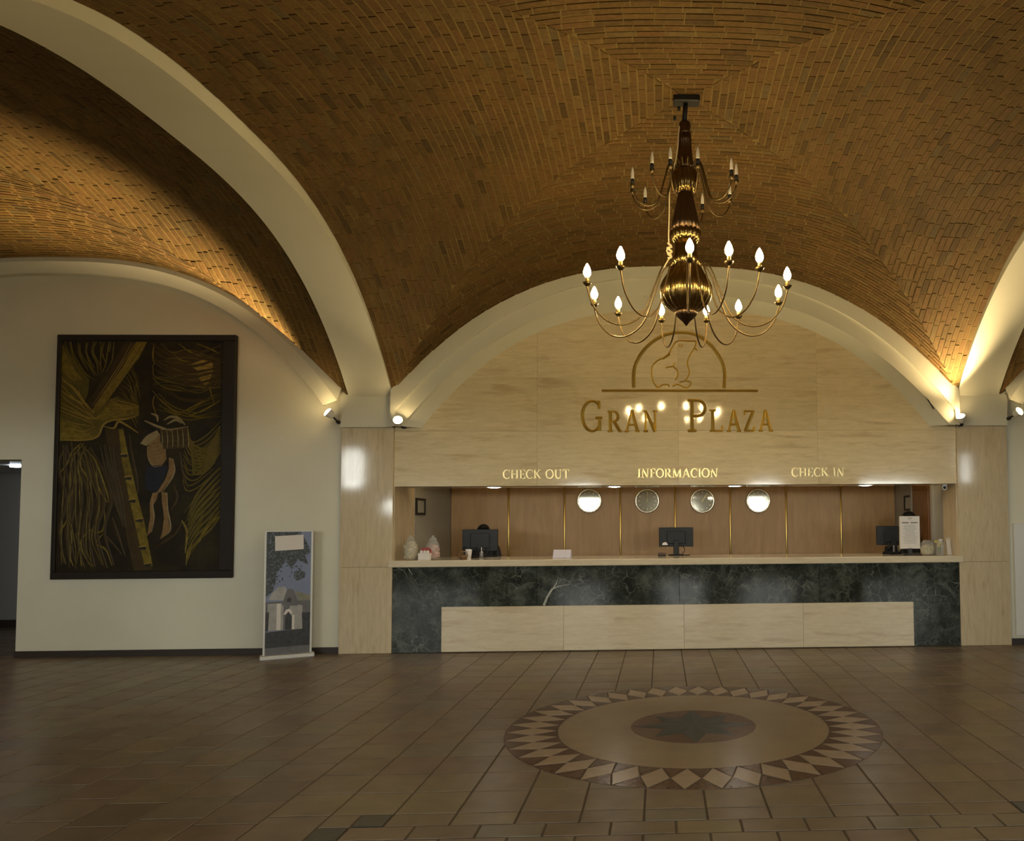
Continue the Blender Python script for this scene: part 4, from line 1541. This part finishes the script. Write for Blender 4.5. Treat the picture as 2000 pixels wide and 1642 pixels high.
bp('print_hedge', [(245, 1180), (610, 1160), (610, 1330), (245, 1335)], HEDG)
bp('print_lawn', [(245, 1335), (610, 1330), (610, 1400), (245, 1400)], CHS)
bp('notice_card', [(312, 228), (545, 215), (548, 362), (315, 375)], PAPER)

# ------------------------------------------------------------------ things on and behind the counter


def on_top(x, y):            # pixel of a base point -> place on the counter top
    X, Y = on_z(x, y, TOPZ)
    return X, max(9.47, min(Y, 10.35))


def jar(name, label, x, y, h, r, fill_m, fill_h, lid=True):
    o = thing(name, label, 'jar', (x, y, TOPZ))
    MB().lathe([(r * .5, h * .82), (r * .62, h * .78), (r * .97, h * .62), (r, h * .4), (r * .95, h * .12), (r * .7, .0)], 0, 0, 24).build('glass_body', GLASS, o)
    MB().lathe([(r * .3, fill_h + .035), (r * .75, fill_h + .02), (r * .9, fill_h * .6), (r * .9, fill_h * .25), (r * .66, .006)], 0, 0, 20).build('filling', fill_m, o)
    f = MB()
    rs = random.Random(len(name) + int(x * 100))
    for k in range(26):
        a, q_, zz = rs.uniform(0, 6.28), r * .84, .03 + fill_h * .75 * rs.random()
        f.lathe([(.004, zz + .022), (.016, zz + .012), (.018, zz), (.012, zz - .013), (.004, zz - .018)], q_ * math.cos(a), q_ * math.sin(a), 8)
    fo = f.build('sweets', fill_m, o)
    fo['kind'] = 'stuff'
    if lid:
        MB().lathe([(.008, h), (.018, h * .975), (.012, h * .94), (r * .3, h * .915), (r * .56, h * .86), (r * .58, h * .81), (r * .5, h * .80)], 0, 0, 24).build('glass_lid', GLASS, o)
    return o


SWEET = mat_speckle('sweets_cream', [(.42, .36, .20), (.62, .55, .38)], 60, .4)
SWEET2 = mat_speckle('sweets_pink', [(.40, .15, .12), (.65, .52, .44)], 50, .4)
jar('sweet_jar', 'tall glass jar of cream coloured sweets at the check out end', -3.10, 9.62, .31, .082, SWEET, .20)
jar('sweet_jar', 'glass jar of pink sweets behind a red and white box', -2.865, 9.74, .30, .082, SWEET2, .15)
o = thing('sweet_box', 'small red and white open box in front of a glass jar', 'box', (-2.92, 9.585, TOPZ), R(-8))
MB().bbox(-.07, .07, -.035, .035, 0, .085, .004).build('box_body', PAPER, o)
MB().plate_y([(-.07, .08), (.07, .08), (.07, .13), (.03, .15), (-.03, .15), (-.07, .13)], .028, .035).build('red_back_flap', mat('box_red', (.35, .06, .05), .5), o)
for k in range(3):
    MB().lathe([(.004, .12), (.018, .108), (.02, .09), (.014, .072)], -.04 + .04 * k, -.0, 10).build('wrapped_sweet', PAPER, o)


def monitor(label, x0, x1, z0, z1, y, rz=0, sticker=True):
    o = thing('computer_monitor', label, 'monitor', ((x0 + x1) / 2, y, TOPZ + .001), rz)
    w_, a, b = (x1 - x0) / 2, z0 - TOPZ, z1 - TOPZ
    MB().bbox(-w_, w_, -.012, .028, a, b, .006).build('screen_housing', BLACK, o)
    MB().bbox(-w_ * .55, w_ * .55, -.03, -.010, a + .04, b - .05, .008).build('rear_bulge', BLACK, o)
    MB().bbox(-.038, .038, -.042, -.018, .008, a + .09, .006).build('neck', BLACK, o)
    MB().lathe([(.06, .014), (.105, .010), (.11, 0)], 0, 0, 24).build('foot', BLACK, o)
    if sticker:
        MB().plate_y([(-w_ * .82, a + .022), (-w_ * .5, a + .022), (-w_ * .5, a + .05), (-w_ * .62, a + .062), (-w_ * .78, a + .05)], -.0135, -.011).build('white_sticker', PAPER, o)
    cb = spline([(w_ * .3, -.02, a + .03), (w_ * .5, -.05, a - .04), (w_ * .35, -.06, .008), (w_ * .8, -.03, .006)], 5)
    MB().tube(cb, .005, 6).build('cable', BLACK, o)
    return o


MONY = 10.30
x0, z1 = on_y(1287, 1030, MONY)
x1, z0 = on_y(1354, 1067, MONY)
monitor('black computer monitor seen from behind at the middle of the desk', x0, x1, z0, z1, MONY)
x0, z1 = on_y(904, 1034, MONY)
x1, z0 = on_y(972, 1076, MONY)
monitor('black computer monitor in front of a dark haired person, near the check out letters', x0, x1, z0, z1, MONY, R(4), False)
x0, z1 = on_y(1712, 1027, MONY)
x1, z0 = on_y(1778, 1064, MONY)
monitor('black computer monitor partly hidden by the notice stand', x0, x1, z0, z1, MONY, R(-6), False)
# phones and small items
def phone(label, x, y, rz):
    o = thing('desk_phone', label, 'phone', (x, y, TOPZ), rz)
    MB().prism_z([(-.09, -.08), (.09, -.08), (.09, .08), (-.09, .08)], 0, .035).build('phone_body', BLACK, o)
    MB().plate_y([(-.085, .03), (.085, .03), (.07, .105), (-.07, .105)], -.01, .05).build('raised_panel', BLACK, o)
    MB().tube(spline([(-.06, -.02, .075), (-.062, -.02, .115), (-.06, -.02, .15)], 4), [.022] * 4 + [.017] * 4 + [.022], 10).build('handset', BLACK, o)
    return o


X, Z = on_y(1742, 1075, 10.0)
ph = phone('black desk phone beside the notice stand', X, 10.0, R(20))
MB().bbox(-.012, .012, -.05, -.035, .03, .12, .004).build('grey_strip', mat('grey_plastic', (.2, .2, .2), .4), ph)
X, Z = on_y(918, 1078, 10.0)
phone('black desk phone under the monitor near the check out letters', X, 10.0, R(-10))
X, Z = on_y(917, 1068, 9.9)
o = thing('paper_cup', 'small white paper cup before the monitor near the check out letters', 'cup', (X, 9.86, TOPZ))
MB().lathe([(.038, .10), (.041, .10), (.041, .094), (.030, .002), (.028, 0)], 0, 0, 20).build('cup_wall', PAPER, o)
MB().lathe([(.034, .118), (.043, .108), (.043, .098)], 0, 0, 20).build('cup_lid', WHITE, o)
X, Z = on_y(905, 1085, 9.75)
o = thing('trinket_basket', 'tiny brown woven basket beside the white cup', 'basket', (X, 9.75, TOPZ))
MB().lathe([(.05, .05), (.054, .05), (.05, .03), (.04, .0)], 0, 0, 18).build('basket_bowl', mat_speckle('wicker', [(.10, .05, .02), (.2, .11, .05)], 60), o)
MB().tube([(.05 * math.cos(t_), 0, .05 + .045 * math.sin(t_)) for t_ in np.linspace(0, math.pi, 13)], .006, 6).build('handle', mat('wicker_handle', (.2, .12, .07), .7), o)
X, Z = on_y(941, 1075, 9.95)
o = thing('pen_holder', 'slim grey pen cup before the monitor near the check out letters', 'pen cup', (X, 9.93, TOPZ))
MB().lathe([(.022, .085), (.026, .085), (.026, 0)], 0, 0, 16).build('cup', mat('steel_grey', (.22, .22, .23), .35, .7), o)
for k in range(3):
    MB().tube([(.006 * k - .006, 0, .02), (.02 * k - .02, .005, .14)], .004, 6).build('pen', (BLACK, WHITE, BLACKM)[k], o)
x0, z1 = on_y(1081, 1070, 9.8)
x1, z0 = on_y(1116, 1083, 9.8)
o = thing('tent_card', 'small blank lilac white folded card on the counter', 'card', ((x0 + x1) / 2, 9.8, TOPZ), R(-6))
hw = (x1 - x0) / 2
vs = [(-hw, -.05, .002), (hw, -.05, .002), (hw, 0, .105), (-hw, 0, .105), (-hw, .05, .002), (hw, .05, .002)]
mb = MB().add(vs, [(0, 1, 2, 3)])
mb.build('front_leaf', mat('lilac_paper', (.62, .58, .64), .7), o)
MB().add(vs, [(3, 2, 5, 4)]).build('back_leaf', MATS['lilac_paper'], o)
MB().tube([(hw * .2, -.06, .004), (hw * .35, -.03, .03)], .006, 6).build('clip', WHITE, o)
X, Z = on_y(1293, 1081, 10.15)
o = thing('stapler', 'small dark stapler beside the middle monitor foot', 'stapler', (X, 10.15, TOPZ), R(15))
MB().bbox(-.05, .05, -.018, .018, 0, .015, .004).build('stapler_base', BLACK, o)
MB().plate_y([(-.05, .016), (.045, .022), (.05, .038), (-.03, .046), (-.05, .036)], -.014, .014).build('stapler_arm', mat('stapler_brown', (.06, .025, .015), .4), o)

# notice stand
x0, z1 = on_y(1757, 1008, 9.66)
x1, z0 = on_y(1797, 1071, 9.66)
o = thing('notice_stand', 'white printed notice sheet on a small stand by the check in end', 'notice', ((x0 + x1) / 2, 9.66, TOPZ))
hw = (x1 - x0) / 2
a, b = z0 - TOPZ, z1 - TOPZ
MB().bbox(-hw, hw, -.004, .004, a, b, .001).build('sheet', PAPER, o)
MB().bbox(-hw - .008, -hw, -.006, .006, a - .01, b, .001).build('holder_edge', CREAM, o)
MB().bbox(-.03, .03, -.004, .03, 0, a + .01, .003).build('foot', BLACKM, o)
MB().bbox(-.08, .08, -.03, .05, 0, .012, .003).build('foot_plate', BLACKM, o)
rs = random.Random(3)
for r_, (z_, ln, hh, ind) in enumerate([(.93, .24, .008, .0), (.90, .16, .004, 0)] + [(.80, .0, 0, 0)] + [(.72 - .035 * k, rs.uniform(.45, .8), .004, 0) for k in range(17)]):
    if ln:
        z_ = a + (b - a) * z_
        MB().plate_y([(-hw * ln, z_), (hw * ln, z_), (hw * ln, z_ + hh), (-hw * ln, z_ + hh)], -.0048, -.004).build('print_line', INK, o)
for s, x in ((0, -.8), (1, .08)):
    z_ = a + (b - a) * .785
    MB().plate_y([(hw * x, z_), (hw * (x + .7), z_), (hw * (x + .7), z_ + .012), (hw * x, z_ + .012)], -.0048, -.004).build('print_title', mat('ink_dark%d' % s, (.12, .11, .10), .8), o)

# bowl-shaped jar, flower glass, leaflet holder at the right end
o = jar('sweet_bowl', 'round glass bowl of cream sweets beside the notice sheet', 3.40, 9.70, .235, .085, SWEET, .10, False)
o = thing('flower_vase', 'glass tumbler with white and yellow flowers at the check in end', 'vase', (3.555, 9.66, TOPZ))
MB().lathe([(.06, .17), (.064, .17), (.060, .08), (.054, .0)], 0, 0, 20).build('tumbler', GLASS, o)
FLW = [mat('petal_white', (.7, .68, .6), .6), mat('petal_yellow', (.62, .5, .12), .6), mat('leaf_green', (.10, .15, .05), .6)]
rs = random.Random(9)
for k in range(9):
    a, q_ = rs.uniform(0, 6.28), rs.uniform(.0, .055)
    x, y, z = q_ * math.cos(a), q_ * math.sin(a), rs.uniform(.10, .22)
    MB().tube([(x * .3, y * .3, .02), (x, y, z)], .003, 5).build('stem', FLW[2], o)
    MB().lathe([(.004, z + .018), (.02, z + .012), (.026, z), (.016, z - .014), (.004, z - .018)], x, y, 9).build('flower', FLW[0 if k % 3 else 1], o)
o = thing('leaflet_holder', 'narrow clear leaflet holder beside the flower tumbler', 'leaflet holder', (3.675, 9.68, TOPZ))
MB().add([(-.03, -.03, 0), (.03, -.03, 0), (.03, .03, .22), (-.03, .03, .22), (-.03, -.024, 0), (.03, -.024, 0), (.03, .036, .22), (-.03, .036, .22)],
         [(0, 1, 2, 3), (7, 6, 5, 4), (0, 4, 5, 1), (3, 2, 6, 7), (0, 3, 7, 4), (1, 5, 6, 2)]).build('plate', GLASS, o)
MB().add([(-.026, -.026, .005), (.026, -.026, .005), (.026, .026, .20), (-.026, .026, .20)], [(0, 1, 2, 3)]).build('leaflet', PAPER, o)

# camera dome at the corner of the opening
o = thing('security_camera', 'small white security camera under the header corner', 'camera', (3.63, 9.66, 2.02))
MB().lathe([(.035, 0), (.035, -.012), (.02, -.018)], 0, 0, 16).build('mount', WHITE, o)
MB().tube([(0, .02, -.035), (-.02, -.05, -.045)], [.030, .032], 16).build('housing', WHITE, o)
MB().tube([(-.0202, -.0505, -.045), (-.021, -.053, -.0453)], [.019, .018], 16).build('lens', BLACK, o)

# framed notices and the door on the recess side walls
def frame_x(label, X, s, y0, y1, z0, z1):
    o = thing('picture_frame', label, 'frame', (X, (y0 + y1) / 2, z0))
    h, w_ = z1 - z0, (y1 - y0) / 2
    b = .03
    for (a0, a1, b0, b1) in ((-w_, w_, 0, b), (-w_, w_, h - b, h), (-w_, -w_ + b, b, h - b), (w_ - b, w_, b, h - b)):
        MB().box(min(0, s * .025), max(0, s * .025), a0, a1, b0, b1).build('frame_bar', FRAMEB, o)
    MB().box(min(0, s * .012), max(0, s * .012), -w_ + b, w_ - b, b, h - b).build('picture', GREYW, o)


frame_x('small black framed notice on the grey wall above the sweet jars', PL1, 1, 10.31, 10.69, 1.683, 1.91)
frame_x('small dark framed notice on the grey wall beside the wooden door', PR0, -1, 11.19, 11.53, 1.71, 1.94)
dr = struct(MB().box(PR0 - .02, PR0 + .02, 10.36, 11.15, .0, 2.12).build('door_1', WOODD), 'dark wooden door in the grey side wall', 'door')
for (y0, y1, z0, z1) in ((10.46, 11.05, .2, .9), (10.46, 11.05, 1.05, 2.0)):
    MB().bbox(PR0 - .032, PR0 - .015, y0, y1, z0, z1, .006).build('door_panel', WOODD, dr)
for (y0, y1, z0, z1) in ((10.28, 10.36, 0, 2.2), (11.15, 11.21, 0, 2.2), (10.28, 11.21, 2.12, 2.2)):
    MB().box(PR0 - .035, PR0 + .01, y0, y1, z0, z1).build('door_casing', GREYW, dr)
# thin cable on the left side wall
tag(MB().tube([(PL1 + .006, 10.27, 1.15), (PL1 + .006, 10.265, 1.7), (PL1 + .006, 10.27, 2.6)], .008, 6).build('wall_cable', GREYD), 'thin grey cable running up the wall above the sweet jars', 'cable')
# dark stub of cable on the white arch
a0, a1 = on_y(1804, 770, 9.34), on_y(1825, 798, 9.34)
tag(MB().tube([(a0[0], 9.355, a0[1]), ((a0[0] + a1[0]) / 2, 9.352, (a0[1] + a1[1]) / 2 + .012), (a1[0], 9.36, a1[1])], .009, 6).build('cable_stub', BLACKM), 'short dark cable stub on the moulded white arch', 'cable')

# ------------------------------------------------------------------ people behind the desk


def person(label, x, y, top, face, bow):
    """standing figure; head bowed by `bow` radians, facing angle `face`"""
    H = top / (1.0 - .035 * bow * 2)
    k = H / 1.68
    J = {'pelvis': (0, 0, .92), 'belly': (0, -.005, 1.06), 'chest': (0, .0, 1.25), 'neck0': (0, .01, 1.41), 'neck1': (0, -.01 - .05 * bow, 1.47)}
    hd_ = Vector((0, -.02 - .16 * bow, 1.575 - .02 * bow))
    vs, es, rad = [], [], []
    ix = {}

    def add(n, p, r, par=None):
        ix[n] = len(vs)
        vs.append(Vector(p) * k)
        rad.append((r * k, r * k) if not isinstance(r, tuple) else (r[0] * k, r[1] * k))
        if par:
            es.append((ix[par], ix[n]))
    add('pelvis', J['pelvis'], (.165, .12))
    add('belly', J['belly'], (.14, .105), 'pelvis')
    add('chest', J['chest'], (.165, .115), 'belly')
    add('neck0', J['neck0'], .07, 'chest')
    add('neck1', J['neck1'], .052, 'neck0')
    add('jaw', (0, hd_.y + .01, hd_.z - .075), .066, 'neck1')
    add('head', hd_, (.08, .095), 'jaw')
    add('crown', (0, hd_.y + .005, hd_.z + .06), .06, 'head')
    for s, n in ((-1, 'L'), (1, 'R')):
        add('sh' + n, (s * .175, .01, 1.37), .062, 'chest')
        add('el' + n, (s * .225, .0, 1.09), .044, 'sh' + n)
        add('wr' + n, (s * .17, -.20, 1.00), .030, 'el' + n)
        add('pa' + n, (s * .15, -.27, 1.00), (.040, .020), 'wr' + n)
        for f_, (dx, ln) in enumerate(((-.03, .075), (-.010, .085), (.010, .08), (.028, .065))):
            add('f%d%s' % (f_, n), (s * .15 + dx, -.30, 1.0), .010, 'pa' + n)
            add('g%d%s' % (f_, n), (s * .15 + dx * 1.15, -.30 - ln * .5, .992), .009, 'f%d%s' % (f_, n))
            add('h%d%s' % (f_, n), (s * .15 + dx * 1.2, -.30 - ln, .975), .008, 'g%d%s' % (f_, n))
        add('t0' + n, (s * .15 - s * .045, -.265, .995), .011, 'pa' + n)
        add('t1' + n, (s * .15 - s * .06, -.30, .985), .009, 't0' + n)
        add('hip' + n, (s * .09, 0, .86), .095, 'pelvis')
        add('kn' + n, (s * .10, -.01, .48), .058, 'hip' + n)
        add('an' + n, (s * .10, .02, .08), .038, 'kn' + n)
        add('to' + n, (s * .105, -.13, .035), .034, 'an' + n)
    me = bpy.data.meshes.new('person_skin')
    me.from_pydata([tuple(v) for v in vs], es, [])
    tmp = bpy.data.objects.new('tmp', me)
    COL.objects.link(tmp)
    sk = tmp.modifiers.new('skin', 'SKIN')
    sl = me.skin_vertices[0].data
    for i, r_ in enumerate(rad):
        sl[i].radius = r_
        sl[i].use_root = (i == 0)
    sb = tmp.modifiers.new('sub', 'SUBSURF')
    sb.levels = sb.render_levels = 2
    dg = bpy.context.evaluated_depsgraph_get()
    dg.update()
    body = bpy.data.meshes.new_from_object(tmp.evaluated_get(dg))
    bpy.data.objects.remove(tmp)
    body.materials.clear()
    body.materials.append(CLOTH)
    body.materials.append(SKIN)
    for p in body.polygons:
        c = p.center / k
        p.use_smooth = True
        if c.z > 1.45 or (c.y < -.19 and .9 < c.z < 1.1):
            p.material_index = 1
    zmin = min(v.co.z for v in body.vertices)
    root = thing('person', label, 'person', (x, y, 0), face)
    for v in body.vertices:
        v.co.z -= zmin
    bo = link('body', body, root)
    # face and hair
    hc = hd_ * k - Vector((0, 0, zmin))

    def ell(name, c, r, m_, seg=14, cut=None):
        bm = bmesh.new()
        bmesh.ops.create_uvsphere(bm, u_segments=seg, v_segments=seg - 2, radius=1)
        if cut:
            bmesh.ops.delete(bm, geom=[v for v in bm.verts if cut(v.co)], context='VERTS')
        for v in bm.verts:
            v.co = Vector((c[0] + v.co.x * r[0], c[1] + v.co.y * r[1], c[2] + v.co.z * r[2]))
        for f_ in bm.faces:
            f_.smooth = True
        me_ = bpy.data.meshes.new(name)
        bm.to_mesh(me_)
        bm.free()
        me_.materials.append(m_)
        return link(name, me_, bo if name != 'hair' else root)
    ell('hair', (0, hc.y + .012, hc.z + .025), (.098 * k, .112 * k, .115 * k), HAIR, 20, lambda q_: q_.y < -.45 and q_.z < .45)
    for s in (-1, 1):
        ell('eye', (s * .031, hc.y - .088, hc.z + .005), (.011, .007, .007), BLACK, 8)
        ell('ear', (s * .082, hc.y + .005, hc.z - .01), (.012, .02, .03), SKIN, 8)
    ell('nose', (0, hc.y - .098, hc.z - .022), (.013, .018, .022), SKIN, 8)
    ell('mouth', (0, hc.y - .086, hc.z - .062), (.024, .008, .007), mat('lip%.2f' % x, (.22, .08, .06), .5), 8)
    tp = max((v.co.z for c in root.children_recursive for v in c.data.vertices))
    root.scale = (top / tp,) * 3
    return root


x, z = on_y(1787, 998, 10.84)
person('dark haired person in black standing behind the notice sheet', min(x, 3.55), 10.84, z, R(-82), .0)
x, z = on_y(944, 1023, 11.05)
person('dark haired person in black bent behind the desk monitor', x + .03, 11.05, z, R(-6), .5)
